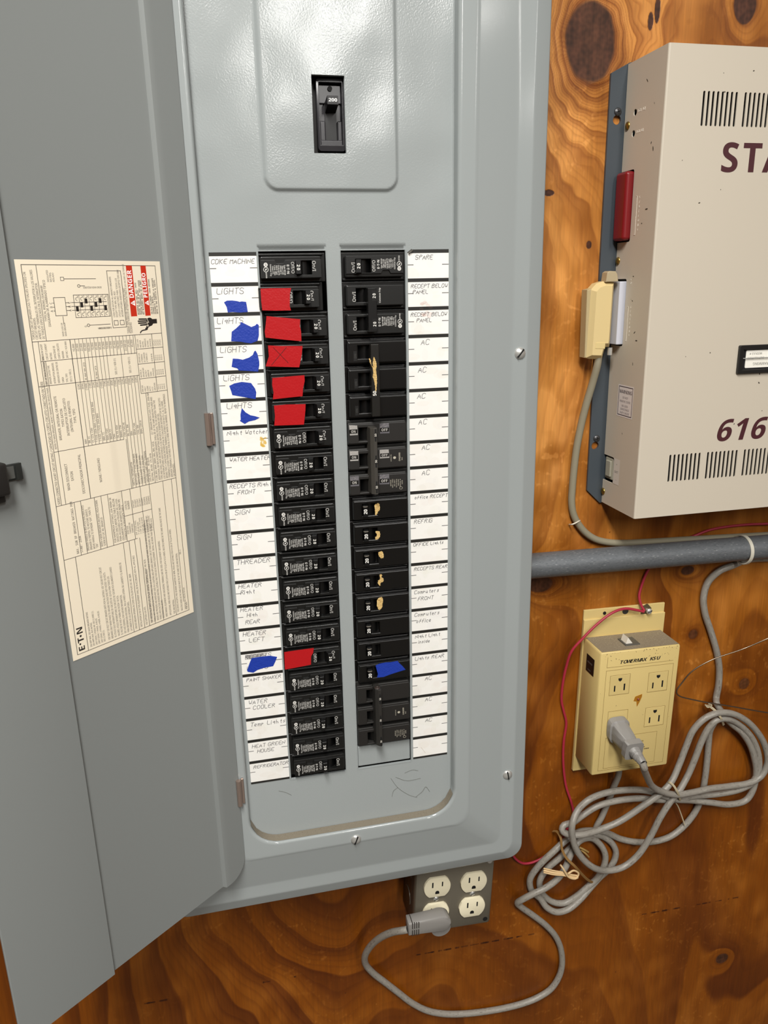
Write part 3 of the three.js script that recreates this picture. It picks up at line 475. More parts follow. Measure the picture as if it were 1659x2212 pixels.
// label strips
function strip(name, x0, x1, y1, rows, label, extra, corner) {
  const h = STRIP_H / 1000 - 0.0002, s = new THREE.Shape(), y0 = y1 - h;
  s.moveTo(x0, y0); s.lineTo(x1, y0); s.lineTo(x1, y1); if (corner) { s.lineTo(x0 + 0.0042, y1); s.lineTo(x0 + 0.0026, y1 - 0.0022); s.lineTo(x0, y1 - 0.0034); } else s.lineTo(x0, y1); s.closePath();
  const g = planarUV(new THREE.ExtrudeGeometry(s, { depth: 0.0003, bevelEnabled: false }).translate(0, 0, 0.1003), x0, y0, x1 - x0, h);
  const m = part(panel, 'label_strip', g, std(0xffffff, 0.45, 0, { map: tex(stripCanvas((x1 - x0) * 1000, rows, extra)) }), false, label);
  if (corner) part(m, 'curled_corner', new THREE.CylinderGeometry(0.0012, 0.0012, 0.0052, 10, 1, true, 0, 4.2).rotateZ(-0.95).translate(x0 + 0.0022 - panel.position.x, y1 - 0.0018 - panel.position.y, 0.1016), std(0x6a675f, 0.6, 0, { side: THREE.DoubleSide }), true);
}
strip('label_strip', 0, 0.0408, 1.6002, LEFT_ROWS, 'left strip of white circuit labels filled in by hand', (g) => {
  g.fillStyle = 'rgba(214,170,70,0.55)'; for (let i = 0; i < 26; i++) { g.beginPath(); g.ellipse(34 + rnd() * 4.5, 6 * PITCH + 12 + rnd() * 9, 0.5 + rnd() * 1.4, 0.4 + rnd(), rnd(), 0, 7); g.fill(); }
  g.strokeStyle = 'rgba(40,38,40,0.8)'; g.lineWidth = 0.35; for (let i = 0; i < 7; i++) { g.beginPath(); g.moveTo(4 + rnd() * 2, 15 * PITCH + 4.5 + i * 0.7); g.lineTo(22 + rnd() * 5, 15 * PITCH + 4.2 + i * 0.7 + rnd()); g.stroke(); }
});
strip('label_strip', 0.1779, 0.2171, 1.6008, RIGHT_ROWS, 'right strip of white circuit labels filled in by hand', (g) => { g.strokeStyle = 'rgba(150,120,100,0.5)'; g.lineWidth = 0.3; g.beginPath(); g.moveTo(9, 20 * PITCH + 14); g.lineTo(14, 20 * PITCH + 22); g.stroke(); for (let i = 0; i < 14; i++) { g.fillStyle = 'rgba(170,120,100,0.14)'; g.beginPath(); g.ellipse(12 + rnd() * 10, 46 + rnd() * 14, 2, 1.4, 0, 0, 7); g.fill(); } }, true);
// strands of cobweb and lint on the plate below the breakers
{
  const web = [[[.1521,1.0452,.1004],[.1597,1.0321,.1006],[.1728,1.0199,.1006],[.182,1.0151,.1006]], [[.1574,1.0457,.1004],[.1703,1.0391,.1006],[.1862,1.0393,.1006]], [[.153,1.0212,.1004],[.1549,1.0285,.1006],[.1597,1.0321,.1006]], [[.1808,1.0161,.1004],[.1882,1.0219,.1007],[.192,1.0272,.1007],[.1968,1.0199,.1005]], [[.1679,1.0492,.1004],[.1771,1.0518,.1006],[.1837,1.0494,.1004]], [[.0284,1.0513,.1004],[.0356,1.0484,.1006],[.0416,1.0438,.1005]]];
  const w = part(panel, 'cobweb', merge(web.map((q) => tube(q, 0.00013, 24, 5))), std(0x6c6c64, 0.9)); w.userData.kind = 'stuff';
}
// blank filler in the last place of the right column
part(panel, 'filler_plate', box(0.1163, 0.1750, 1.0650, 1.0895, 0.094, 0.0985, 0.0012), platePaint, false, 'blank grey filler plate');
// ---------------------------------------------------------------- breakers
// Own frame: x along the breaker (as it lies in the left column), y up, z = 0 on the dead front. The right column is turned by half a turn.
const blackA = std(0x171716, 0.3), blackB = std(0x0d0c0b, 0.33), greyC = std(0x242321, 0.5), barC = std(0x3d3a35, 0.55), drumMat = std(0x0a0a0a, 0.3), handleMat = std(0x0e0e0e, 0.38);
const faceFull = std(0xffffff, 0.4, 0, { map: newFace(true) }), faceBare = std(0xffffff, 0.4, 0, { map: newFace(false) }), faceTrip = std(0xffffff, 0.4, 0, { map: newFace(null) });
const plate20 = std(0xffffff, 0.4, 0, { map: rating('2\u20090', 4.1, 10.4, 24, '#efede6', '#101010', 1, 0.74) }), plate20b = std(0xffffff, 0.4, 0, { map: rating('20', 4.1, 10.4, 24, '#f6f4ee', '#080808', 1, 0.92) });
const mm = 0.001, BX0 = -27.35 * mm, BX1 = 26.65 * mm, BY = 9.3 * mm, WX0 = 3.15 * mm, WX1 = 17.65 * mm, WY0 = -6.4 * mm, WY1 = 5.7 * mm, FACE_Z = 5.5 * mm;
const rowY = (k) => 1.5867 - k * 0.0254, COL_L = 0.07235, COL_R = 0.14565;
function holed(s, x0 = WX0, x1 = WX1, y0 = WY0, y1 = WY1) { s.holes.push(rectHole(x0, x1, y0, y1)); return s; }
const housingA = merge([box(-31 * mm, 31 * mm, -12.5 * mm, 12.5 * mm, -45 * mm, -3.4 * mm, 0.0007), box(-29 * mm, 28.8 * mm, 9.9 * mm, 12.3 * mm, -4 * mm, -1.4 * mm, 0.0009, 3), shapeSolid(holed(rrect(BX0, BX1, -BY, BY, 0.0016)), -4 * mm, 4.1 * mm, 0.0008)]);
const faceA = (() => {
  const s = new THREE.Shape(), t = 6.4 * mm, n = 3.6 * mm, e = 0.4 * mm;
  s.moveTo(BX0 + e, -BY + e); s.lineTo(BX1 - e, -BY + e); s.lineTo(BX1 - e, t); s.lineTo(BX0 + 21.5 * mm, t); s.lineTo(BX0 + 19.8 * mm, n); s.lineTo(BX0 + 14 * mm, n); s.lineTo(BX0 + 12.6 * mm, t); s.lineTo(BX0 + e, t); s.closePath(); holed(s);
  return planarUV(shapeSolid(s, 3.6 * mm, FACE_Z, 0.00025), BX0, -BY, BX1 - BX0, 2 * BY);
})();
const faceRight = (() => planarUV(shapeSolid(holed(rrect(BX0 + 0.4 * mm, BX1 - 0.4 * mm, -BY + 0.4 * mm, BY - 0.4 * mm, 0.0014)), 3.4 * mm, FACE_Z, 0.0006), BX0, -BY, BX1 - BX0, 2 * BY))();
const drum = rod([(WX0 + WX1) / 2, WY0 + 0.0002, -6.5 * mm], [(WX0 + WX1) / 2, WY1 - 0.0002, -6.5 * mm], 8.6 * mm, 8.6 * mm, 40);
const leverShape = (on, h = 11.5 * mm) => { const c = (WX0 + WX1) / 2, k = on ? 1 : -1, q = [[0.4, 1.0], [6.6, 1.0], [7.5, h / mm], [3.2, h / mm]].map(([x, z]) => [c + k * x * mm, z * mm]); return { q, top: [c + k * 3.2 * mm, c + k * 7.5 * mm].sort((a, b) => a - b), h }; };
function lever(on, h) {   // a prism across the window, and the place of its top
  const { q, top } = leverShape(on, h), s = new THREE.Shape(q.map(([x, z]) => new THREE.Vector2(x, z)));
  const g = new THREE.ExtrudeGeometry(s, { depth: 11 * mm, bevelEnabled: true, bevelSize: 0.3 * mm, bevelOffset: -0.3 * mm, bevelThickness: 0.3 * mm, bevelSegments: 1 });
  g.rotateX(Math.PI / 2).translate(0, 5.4 * mm, 0);
  return { g, top };
}
const onL = lever(true), offL = lever(false);
const topPlate = (top, h = 11.5 * mm) => new THREE.PlaneGeometry(4.1 * mm, 10.4 * mm).translate((top[0] + top[1]) / 2, -0.2 * mm, h + 0.06 * mm);
const eyelet = (top) => new THREE.TorusGeometry(1.5 * mm, 0.5 * mm, 8, 18).rotateX(Math.PI / 2).scale(1.3, 1, 1).translate((top[0] + top[1]) / 2, 5.2 * mm, 9.3 * mm);
function addLever(t, on, plateMat) { const l = on ? onL : offL, h = part(t, 'handle', l.g, handleMat, true); part(h, 'rating_mark', topPlate(l.top), plateMat, true); if (!on) part(h, 'lock_eye', eyelet(l.top), blackA, true); return h; }
function makeA(on, faceMat) {
  const t = new THREE.Group();
  part(t, 'housing', housingA, blackA, true); part(t, 'face_plate', faceMat === faceTrip ? faceRight : faceA, faceMat, true); part(t, 'pivot_drum', drum, drumMat, true); addLever(t, on, plate20);
  return t;
}
const protoA = { on: makeA(true, faceFull), off: makeA(false, faceFull), taped: makeA(true, faceBare) };
function place(src, name, x, y, turn, label, group, category = 'circuit breaker') {
  const o = src.clone(); o.name = numbered(name); o.position.set(x, y, 0.1); o.rotation.z = turn; scene.add(o); o.userData = { label, category, group };
  o.traverse((c) => { if (c !== o) { c.name = numbered(c.name.replace(/_\d{3}$/, '')); c.castShadow = c.receiveShadow = true; } });
  return o;
}
const LEFT = 'single breakers in the left column';
[
  ['off', -1.4, 'topmost black breaker of the left column, white print, beside the MACHINE label'], ['taped', -4.6, 'black breaker under the topmost red tape, set furthest to the left of its column'],
  ['taped', 1.0, 'black breaker under the second red tape from the top'], ['taped', 1.2, 'black breaker under the red tape marked with a pen cross'],
  ['taped', 1.4, 'black breaker under the red tape directly below the one with the pen cross'], ['taped', 1.0, 'black breaker under the fifth red tape, directly above the Night Watcher breaker'],
  ['on', 1.2, 'black breaker with white print beside the Night Watcher label, handle thrown right'], ['off', 1.3, 'black breaker with white print beside the WATER HEATER label'],
  ['off', 0.8, 'black breaker with white print beside the RECEPTS Right FRONT label'], ['off', 1.2, 'black breaker with white print beside the upper of the two SIGN labels'],
  ['off', 1.3, 'black breaker with white print beside the lower of the two SIGN labels'], ['off', 1.2, 'black breaker with white print beside the THREADER label'],
  ['off', 1.4, 'black breaker with white print beside the HEATER Right label'], ['off', 1.0, 'black breaker with white print beside the HEATER High REAR label'],
  ['off', 1.2, 'black breaker with white print beside the HEATER LEFT label'], ['taped', 1.0, 'black breaker under the lowest red tape, beside the scribbled-out label'],
  ['off', 2.0, 'black breaker with white print beside the PAINT SHAKER label'], ['off', 1.2, 'black breaker with white print beside the WATER COOLER label'],
  ['off', 1.2, 'black breaker with white print beside the Temp Lights label'], ['off', 1.4, 'black breaker with white print beside the HEAT GREEN HOUSE label'], ['off', 1.2, 'bottom black breaker of the left column, beside the REFRIGERATOR label'],
].forEach(([kind, dx, label], k) => place(protoA[kind], 'circuit_breaker', COL_L + dx * mm, rowY(k), 0, label, LEFT));
const RIGHT = 'single breakers in the right column';
place(protoA.on, 'circuit_breaker', COL_R, rowY(0), Math.PI, 'topmost black breaker of the right column, white print, beside the SPARE label', RIGHT);
// two poles with one common black handle
{
  const t = thing('double_breaker', 'black two-pole breaker with one tall black tie handle, beside the RECEPT BELOW PANEL labels', 'circuit breaker', [COL_R, (rowY(1) + rowY(2)) / 2, 0.1]); t.rotation.z = Math.PI;
  [[12.7, faceTrip], [-12.7, faceFull]].forEach(([dy, f]) => {
    const tilt = -dy * mm;   // turned by half a turn: the upper pole lies at negative y
    part(t, 'pole_housing', housingA.clone().translate(0, tilt, 0), blackA, true); part(t, 'face_plate', faceRight.clone().translate(0, tilt, 0), f, true); part(t, 'pivot_drum', drum.clone().translate(0, tilt, 0), drumMat, true);
  });
  const h = part(t, 'tie_handle', merge([box(1.0 * mm, 9.2 * mm, -19.5 * mm, 19.5 * mm, 9 * mm, 16.5 * mm, 0.0006), offL.g.clone().translate(0, 12.7 * mm, 0), offL.g.clone().translate(0, -12.7 * mm, 0)]), std(0x101010, 0.34), true);
  for (const dy of [12.4, -12.4]) part(h, 'rating_mark', new THREE.PlaneGeometry(4.2 * mm, 9 * mm).translate(3.4 * mm, dy * mm, 16.56 * mm), plate20, true);
}
const tan = std(0xffffff, 0.85, 0, { map: (() => { const [c, g] = canvas(128, 128); g.fillStyle = '#cfae6e'; g.fillRect(0, 0, 128, 128); for (let i = 0; i < 260; i++) { g.fillStyle = rnd() < 0.5 ? 'rgba(120,84,36,0.5)' : 'rgba(240,220,170,0.5)'; g.fillRect(rnd() * 128, rnd() * 128, 2 + rnd() * 9, 1 + rnd() * 5); } const t = tex(c); t.wrapS = t.wrapT = THREE.RepeatWrapping; t.repeat.set(70, 70); return t; })() });
// older black three-pole breaker, its bar chipped down to bare wood-coloured plastic
const faceB = shapeSolid(holed(rrect(BX0 - 1 * mm, BX1, -9.6 * mm, 9.6 * mm, 0.0016)), 3.0 * mm, FACE_Z, 0.0008);
const housingB = merge([box(-31 * mm, 31 * mm, -12.5 * mm, 12.5 * mm, -45 * mm, -3.4 * mm, 0.0009), box(-28.6 * mm, 27 * mm, -11.6 * mm, 11.6 * mm, -4 * mm, -0.4 * mm, 0.0009, 3), shapeSolid(holed(rrect(BX0 - 1.4 * mm, BX1 + 0.4 * mm, -10.1 * mm, 10.1 * mm, 0.0018)), -4 * mm, 3.9 * mm, 0.0009)]);
function flat(pts, z, th = 0.0003) { return prism(pts, z, z + th); }
function ragged(pts, z, th = 0.0003, rough = 0.0003) {   // an outline with a worn, uneven edge
  const c = new THREE.CatmullRomCurve3(pts.map(([x, y]) => new THREE.Vector3(x, y, 0)), true, 'centripetal').getPoints(pts.length * 7);
  return flat(c.slice(0, -1).map((p) => [p.x + rough * N3(p.x * 2600, p.y * 2600, 1.3), p.y + rough * N3(p.x * 2600, p.y * 2600, 7.7)]), z, th);
}
{
  const t = thing('triple_breaker', 'older all-black three-pole breaker whose long tie bar is chipped to a tan core', 'circuit breaker', [COL_R, rowY(4), 0.1]);
  for (const k of [1, 0, -1]) {
    const f = (g) => g.clone().rotateZ(Math.PI).translate(0, k * 25.4 * mm, 0);
    part(t, 'pole_housing', f(housingB), blackB, true); part(t, 'face_plate', f(faceB), blackB, true); part(t, 'pivot_drum', f(drum), drumMat, true);
    part(t, 'on_mark', planarUV(new THREE.PlaneGeometry(3.2 * mm, 9 * mm).translate(-20.3 * mm, (k * 25.4 - 3) * mm, FACE_Z + 0.00006), -21.9 * mm, (k * 25.4 - 7.5) * mm, 3.2 * mm, 9 * mm), std(0xffffff, 0.5, 0, { map: rating('ON', 3.2, 9, 20, '#33322f', '#0e0d0c', 3, 0.7) }), true);
  }
  const bar = part(t, 'tie_bar', merge([box(-7.8 * mm, 0.2 * mm, -33.5 * mm, 33.5 * mm, 9 * mm, 16.5 * mm, 0.0008), ...[1, 0, -1].map((k) => box(-6.8 * mm, -1 * mm, (k * 25.4 - 5.4) * mm, (k * 25.4 + 5.4) * mm, 0, 10 * mm))]), std(0x15130f, 0.42), true);
  part(bar, 'rating_mark', new THREE.PlaneGeometry(4.4 * mm, 9 * mm).translate(-5.0 * mm, -11.5 * mm, 16.56 * mm), std(0xffffff, 0.45, 0, { map: rating('50', 4.4, 9, 24, '#efece4', '#0b0a09', 3, 0.8) }), true);
  const o = [COL_R, rowY(4)], pts = [[.136,1.5059],[.1371,1.5055],[.1385,1.499],[.1393,1.4982],[.1396,1.5016],[.1405,1.507],[.1415,1.5057],[.1427,1.5014],[.143,1.498],[.1424,1.4954],[.143,1.4888],[.1431,1.4854],[.1426,1.4796],[.1419,1.4754],[.1413,1.4758],[.1412,1.4793],[.1408,1.4832],[.14,1.4863],[.1393,1.4886],[.1398,1.4939],[.1393,1.497],[.1381,1.4994]].map(([x, y]) => [Math.min(-0.0001, x - o[0]), y - o[1]]);
  part(bar, 'chipped_core', ragged(pts, 16.45 * mm, 0.0002, 0.0005), tan, true, 'bare tan patch');
}
// three-pole breakers with a grey bar
function printC(mode) {
  const [c, g] = canvas(500, 190); g.fillStyle = '#211f1d'; g.fillRect(0, 0, 500, 190); g.fillStyle = g.strokeStyle = '#b9b3a2';
  const up = (t, x, y, s) => { g.save(); g.translate(x, y); g.rotate(-Math.PI / 2); g.font = 'bold ' + s + 'px sans-serif'; g.textAlign = 'center'; g.fillText(t, 0, 0); g.restore(); };
  if (mode === 1) { up('CATALOG NO.', 368, 95, 11); g.beginPath(); g.arc(395, 95, 13, 0, 7); g.fill(); up('CHQ3050', 446, 90, 20); up('50 A', 466, 110, 14); }
  if (mode === 2) { ['QUICKLAG', 'TYPE C  3 POLE', '50 A  240 V~', '75 C CU OR AL', 'HACR TYPE', 'ISSUE NO. 10', 'LISTED'].forEach((t, i) => up(t, 362 + i * 17, 92 + (i % 2) * 6, 13)); g.lineWidth = 3; g.beginPath(); g.arc(448, 150, 13, 0, 7); g.stroke(); }
  return std(0xffffff, 0.5, 0, { map: tex(c) });
}
const printsC = [0, 1, 2].map(printC);
const silver = ['ON', 'OFF'].map((s) => [0.85, 0.62].map((v) => { const [c, g] = canvas(128, 128); g.fillStyle = v > 0.7 ? '#b9b6b2' : '#77757a'; g.fillRect(0, 0, 128, 128); g.fillStyle = '#1b1a18'; g.fillRect(6, 56, 116, 52); g.fillStyle = '#d8d5cf'; g.font = 'bold 46px sans-serif'; g.textAlign = 'center'; g.fillText(s, 64, 99); for (let i = 0; i < 70; i++) { g.fillStyle = 'rgba(255,240,230,' + rnd() * 0.5 + ')'; g.fillRect(rnd() * 128, rnd() * 54, 5 + rnd() * 9, 1 + rnd() * 3); } return std(0xffffff, 0.38, 0.35, { map: tex(c) }); }));
const faceC = shapeSolid((() => { const s = rrect(-29 * mm, 27.4 * mm, -9.4 * mm, 9.4 * mm, 0.0016); s.holes.push(rectHole(-19 * mm, -5 * mm, -7.2 * mm, 5.8 * mm)); return s; })(), 2.2 * mm, FACE_Z, 0.0007);
const housingC = merge([box(-31 * mm, 31 * mm, -12.5 * mm, 12.5 * mm, -45 * mm, -3.4 * mm, 0.0009), shapeSolid((() => { const s = rrect(-29.3 * mm, 27.8 * mm, -11 * mm, 10.4 * mm, 0.0018); s.holes.push(rectHole(-19 * mm, -5 * mm, -7.2 * mm, 5.8 * mm)); return s; })(), -4 * mm, 3 * mm, 0.0009)]);
function makeC(row, label, bar, labels) {
  const y = rowY(row), t = thing('triple_breaker', label, 'circuit breaker', [COL_R, y, 0.1]);
  [1, 0, -1].forEach((k, i) => {
    part(t, 'pole_housing', housingC.clone().translate(0, k * 25.4 * mm, 0), greyC, true);
    part(t, 'face_plate', planarUV(faceC.clone(), -29 * mm, -9.4 * mm, 56.4 * mm, 18.8 * mm).translate(0, k * 25.4 * mm, 0), printsC[i], true);
    part(t, 'pivot_drum', rod([-11 * mm, (k * 25.4 - 7) * mm, -6.5 * mm], [-11 * mm, (k * 25.4 + 5.6) * mm, -6.5 * mm], 8 * mm, 8 * mm, 36), drumMat, true);
  });
  const [a, b] = bar, x0 = a[0] - COL_R, x1 = b[0] - COL_R, y0 = b[1] - y, y1 = a[1] - y, xm = (x0 + x1) / 2 + 0.0012;
  const prof = new THREE.Shape([[x0, 2 * mm], [x0 + 0.0012, 13.5 * mm], [xm - 0.0012, 16.6 * mm], [x1 - 0.0008, 16.2 * mm], [x1, 13 * mm], [x1 - 0.001, 2 * mm]].map(([p, q]) => new THREE.Vector2(p, q)));
  const bg = new THREE.ExtrudeGeometry(prof, { depth: y1 - y0, bevelEnabled: true, bevelSize: 0.4 * mm, bevelOffset: -0.4 * mm, bevelThickness: 0.6 * mm, bevelSegments: 2 }).rotateX(Math.PI / 2).translate(0, y1, 0);
  const h = part(t, 'tie_bar', bg, labels ? barC : std(0x2b2926, 0.5), true, 'grey tie bar with three black windows');
  for (const k of [1, 0, -1]) { const w = part(h, 'bar_window', box(xm - 0.0002, x1 - 0.0014, (k * 25.4 - 5.8) * mm, (k * 25.4 + 5.8) * mm, 15.5 * mm, 16.75 * mm, 0.0002), darkHole, true); part(h, 'rating_mark', new THREE.PlaneGeometry(2.5 * mm, 4.2 * mm).translate((xm + x1 - 0.0016) / 2, k * 25.4 * mm, 16.82 * mm), std(0xffffff, 0.5, 0, { map: rating('50', 2.5, 4.2, 30, '#cfcac0', '#0a0a0a', 3, 0.85) }), true); void w; }
  if (labels) labels.forEach((q, i) => { const xs = q.map((p) => p[0] - COL_R), ys = q.map((p) => p[1] - y), g = flat(q.map((p) => [p[0] - COL_R, p[1] - y]), FACE_Z + 0.00002, 0.00012); planarUV(g, Math.min(...xs), Math.min(...ys), Math.max(...xs) - Math.min(...xs), Math.max(...ys) - Math.min(...ys)); part(t, 'foil_label', g, silver[i % 2][i < 4 && i !== 1 ? 0 : 1], true, 'silver foil label'); });
  else part(t, 'screw_bore', new THREE.TorusGeometry(2.0 * mm, 1.0 * mm, 10, 22).rotateX(Math.PI / 2).translate((x0 + x1) / 2, y1 + 0.0004, 11.5 * mm), std(0x3b302b, 0.4), true);
  return t;
}
makeC(7, 'three-pole breaker with grey tie bar and silver foil labels, beside AC labels', [[.1348,1.4404,.1165], [.1427,1.3766,.1165]], [
  [[.1172,1.4433],[.1179,1.4334],[.1256,1.4334],[.1252,1.4425]], [[.1469,1.443],[.1473,1.4335],[.1566,1.4333],[.1561,1.4433]], [[.1169,1.4183],[.1174,1.4084],[.1254,1.4083],[.1255,1.4179]], [[.1465,1.4176],[.1465,1.4091],[.1561,1.4091],[.1554,1.4174]],
  [[.1165,1.3931],[.117,1.3833],[.1253,1.3833],[.1252,1.3933]], [[.1459,1.3931],[.1455,1.3832],[.1556,1.3829],[.1554,1.393]]]);
makeC(18, 'three-pole breaker with a dark tie bar at the foot of the right column', [[.133,1.1648,.1165], [.141,1.099,.1165]], null);
// eight older single breakers
function makeB() { const t = new THREE.Group(); part(t, 'housing', housingB, blackB, true); part(t, 'face_plate', faceB, blackB, true); part(t, 'pivot_drum', drum, drumMat, true); const h = part(t, 'handle', onL.g, std(0x0a0a0a, 0.32), true); part(h, 'rating_mark', topPlate(onL.top), plate20b, true); part(h, 'handle_highlight', eyelet(onL.top).translate(0, -10.4 * mm, 1.4 * mm), std(0x6d675d, 0.45), true); return t; }  // grey ring paints the highlight on the top side of the black handle
const protoB = makeB();
const SMEARS = {
  9: [[.1401,1.3619],[.1409,1.3635],[.1446,1.3637],[.1449,1.3569],[.1434,1.3561],[.1429,1.3543],[.1413,1.3519],[.1406,1.3531],[.1405,1.3573]], 10: [[.1406,1.3351],[.1443,1.3352],[.1448,1.33],[.1437,1.328],[.1407,1.3268],[.1402,1.3295],[.1419,1.3312]],
  11: [[.143,1.3132],[.1472,1.3136],[.1478,1.307],[.1455,1.3068],[.1432,1.3098]], 12: [[.1437,1.289],[.146,1.289],[.1455,1.2861],[.1473,1.2848],[.1469,1.2812],[.1444,1.2804],[.1442,1.2776],[.1425,1.2782],[.1417,1.2827],[.1441,1.2844]], 13: [[.1405,1.2623],[.1427,1.264],[.1458,1.2643],[.146,1.2578],[.1447,1.252],[.1424,1.2507],[.1408,1.2534],[.14,1.2584]],
};
['beside the office RECEPT label, tan paint next to its handle', 'beside the REFRIG label', 'beside the OFFICE Lights label, small tan patch next to its handle', 'beside the RECEPTS REAR label', 'beside the Computers FRONT label, largest tan smear of the column', 'beside the Computers office label, without tan paint', 'beside the Night Light inside label, without tan paint', 'with blue tape on its face, beside the Lights REAR label'].forEach((w, i) => {
  const k = 9 + i, o = place(protoB, 'circuit_breaker', COL_R, rowY(k), Math.PI, 'older glossy black breaker ' + w, RIGHT);
  if (SMEARS[k]) part(o, 'paint_smear', ragged(SMEARS[k].map(([x, y]) => [COL_R - x, rowY(k) - y]), FACE_Z + 0.00002, 0.00025, 0.0008), tan, true, 'chipped tan paint');
});
// main switch
{
  const t = thing('main_breaker', 'black main switch with a 200 marked toggle in the upper part of the panel', 'main switch', [0.1098, 1.71, 0.1]), m = std(0x343336, 0.26);
  const X0 = [.1002,1.7285,.096][0], X1 = X0 + 0.0242, Y0 = [.1051,1.6827,.096][1], Y1 = [.1075,1.74,.096][1], s = rrect(X0, X1, Y0, Y1, 0.003), ix0 = X0 + 0.0024, ix1 = X1 - 0.0022; s.holes.push(rectHole(ix0, ix1, Y0 + 0.0052, Y1 - 0.0034));
  part(t, 'housing', box(0.088, 0.132, 1.67, 1.75, 0.05, 0.0880), std(0x2a2725, 0.5));
  part(t, 'bezel', toCreasedNormals(shapeSolid(s, 0.086, 0.0965, 0.0007), 0.5), m);
  const SX0 = [.1077,1.6969,.093][0], SX1 = [.1179,1.697,.093][0], ya = [.1107,1.691,.093][1], yb = [.1114,1.7072,.093][1], yc = [.1119,1.7209,.093][1];
  part(t, 'upper_pad', box(ix0 - 0.0004, ix1 + 0.0004, yc, Y1 - 0.0044, 0.0872, 0.0915, 0.0008), m); part(t, 'middle_pad', box(ix0, ix1, yb - 0.001, yc + 0.001, 0.0872, 0.0895, 0.0005), m);
  part(t, 'lower_pad', merge([box(ix0, SX0, ya, yb, 0.0872, 0.0935, 0.0011, 3), box(SX1, ix1, ya, yb, 0.0872, 0.0935, 0.0011, 3), box(ix0, ix1, Y0 + 0.004, ya + 0.001, 0.0872, 0.0945, 0.001, 3)]), m);
  const hc = [.1127,1.7326,.0927]; part(t, 'locking_hole', rod([hc[0], hc[1], 0.0915], [hc[0], hc[1], 0.0928], 0.0020), darkHole); part(t, 'travel_slot', box(SX0, SX1, ya, yc + 0.004, 0.0874, 0.0906), std(0x0b0b0c, 0.4));
  // the toggle: a tapered block whose flat end carries the number
  const a = [.1079,1.7242,.107], b = [.1172,1.7175,.107], w = b[0] - a[0], h2 = a[1] - b[1], bx = (SX0 + SX1) / 2, by = (yc + yb) / 2 + 0.004;
  const g = new THREE.CylinderGeometry(Math.SQRT1_2, Math.SQRT1_2, 1, 4, 1).rotateY(Math.PI / 4).rotateX(Math.PI / 2), p = g.attributes.position;
  for (let i = 0; i < p.count; i++) { const top = p.getZ(i) > 0, x = p.getX(i), y = p.getY(i); p.setXYZ(i, top ? (a[0] + b[0]) / 2 + x * w : bx + x * w * 0.98, top ? (a[1] + b[1]) / 2 + y * h2 : by + y * 0.0085, top ? 0.107 : 0.089); }
  const tog = toCreasedNormals(g, 0.3); const h = part(t, 'toggle', tog, std(0x161517, 0.36));
  part(h, 'rating_mark', new THREE.PlaneGeometry(w * 0.94, h2 * 0.9).translate((a[0] + b[0]) / 2 - 0.1098, (a[1] + b[1]) / 2 - 1.71, 0.0071), std(0xffffff, 0.4, 0, { map: rating('200', 7.4, 6.6, 40, '#f4f3f0', '#1a191b', 0, 0.47) }), true);
}
// ---------------------------------------------------------------- tape
function tapeGeo(pts, z, lift = 0) {
  const o = pts.reduce((a, p) => [a[0] + p[0] / pts.length, a[1] + p[1] / pts.length], [0, 0]);
  const g = new THREE.ExtrudeGeometry(new THREE.Shape(pts.map(([x, y]) => new THREE.Vector2(x, y))), { depth: 0.00018, bevelEnabled: false });
  const p = g.attributes.position, uv = new Float32Array(p.count * 2);
  for (let i = 0; i < p.count; i++) { uv[2 * i] = p.getX(i) * 60; uv[2 * i + 1] = p.getY(i) * 60; p.setZ(i, p.getZ(i) + z + lift * Math.hypot(p.getX(i) - o[0], p.getY(i) - o[1])); }
  g.setAttribute('uv', new THREE.BufferAttribute(uv, 2)); g.computeVertexNormals(); return g;
}
const blueTape = std(0x1436a0, 0.55, 0, { bumpMap: crinkle, bumpScale: 0.0003 }), redTape = std(0xb2141a, 0.34, 0, { bumpMap: crinkle, bumpScale: 0.00012 });
function tape(colour, pts, z, label, group) { const g = tapeGeo(pts, z), m = part(scene, colour + '_tape', g, colour === 'blue' ? blueTape : redTape); m.userData = { label, category: 'tape' }; if (group) m.userData.group = group; return m; }
const BT = 'blue tape scraps on the left label strip', RT = 'red tape pieces on the left breakers', ZS = 0.10062, ZF = 0.1 + FACE_Z + 0.00004;
tape('blue', [[.0099,1.5583],[.0127,1.5597],[.0172,1.5597],[.0217,1.559],[.0234,1.5584],[.0255,1.5587],[.0292,1.5582],[.0296,1.5546],[.0301,1.5495],[.0231,1.5492],[.0169,1.5498],[.0125,1.5495],[.0119,1.5542]], ZS, 'topmost scrap of blue tape, a small torn rectangle on the left strip', BT);
tape('blue', [[.0147,1.5328],[.0188,1.5356],[.0228,1.5391],[.0231,1.5412],[.0274,1.539],[.0323,1.5364],[.0357,1.5375],[.0375,1.5391],[.039,1.5378],[.0385,1.5287],[.037,1.5241],[.0313,1.5221],[.0263,1.5228],[.0221,1.5238],[.0136,1.5245]], ZS, 'second blue scrap from the top, the largest, with a notched upper edge', BT);
tape('blue', [[.0139,1.5092],[.0185,1.5088],[.0227,1.5078],[.0283,1.5095],[.0319,1.5117],[.0335,1.515],[.0347,1.5154],[.0362,1.5124],[.0373,1.5059],[.0372,1.5025],[.0357,1.4966],[.0262,1.4977],[.0186,1.4984],[.0171,1.5004],[.0123,1.5019]], ZS, 'third blue scrap from the top, with one tall pointed corner', BT);
tape('blue', [[.0089,1.4849],[.0135,1.4869],[.0204,1.488],[.0287,1.4866],[.032,1.4813],[.0328,1.4778],[.0318,1.4717],[.0245,1.4734],[.011,1.4765],[.0101,1.4806]], ZS, 'fourth blue scrap from the top, six-sided with clean edges', BT);
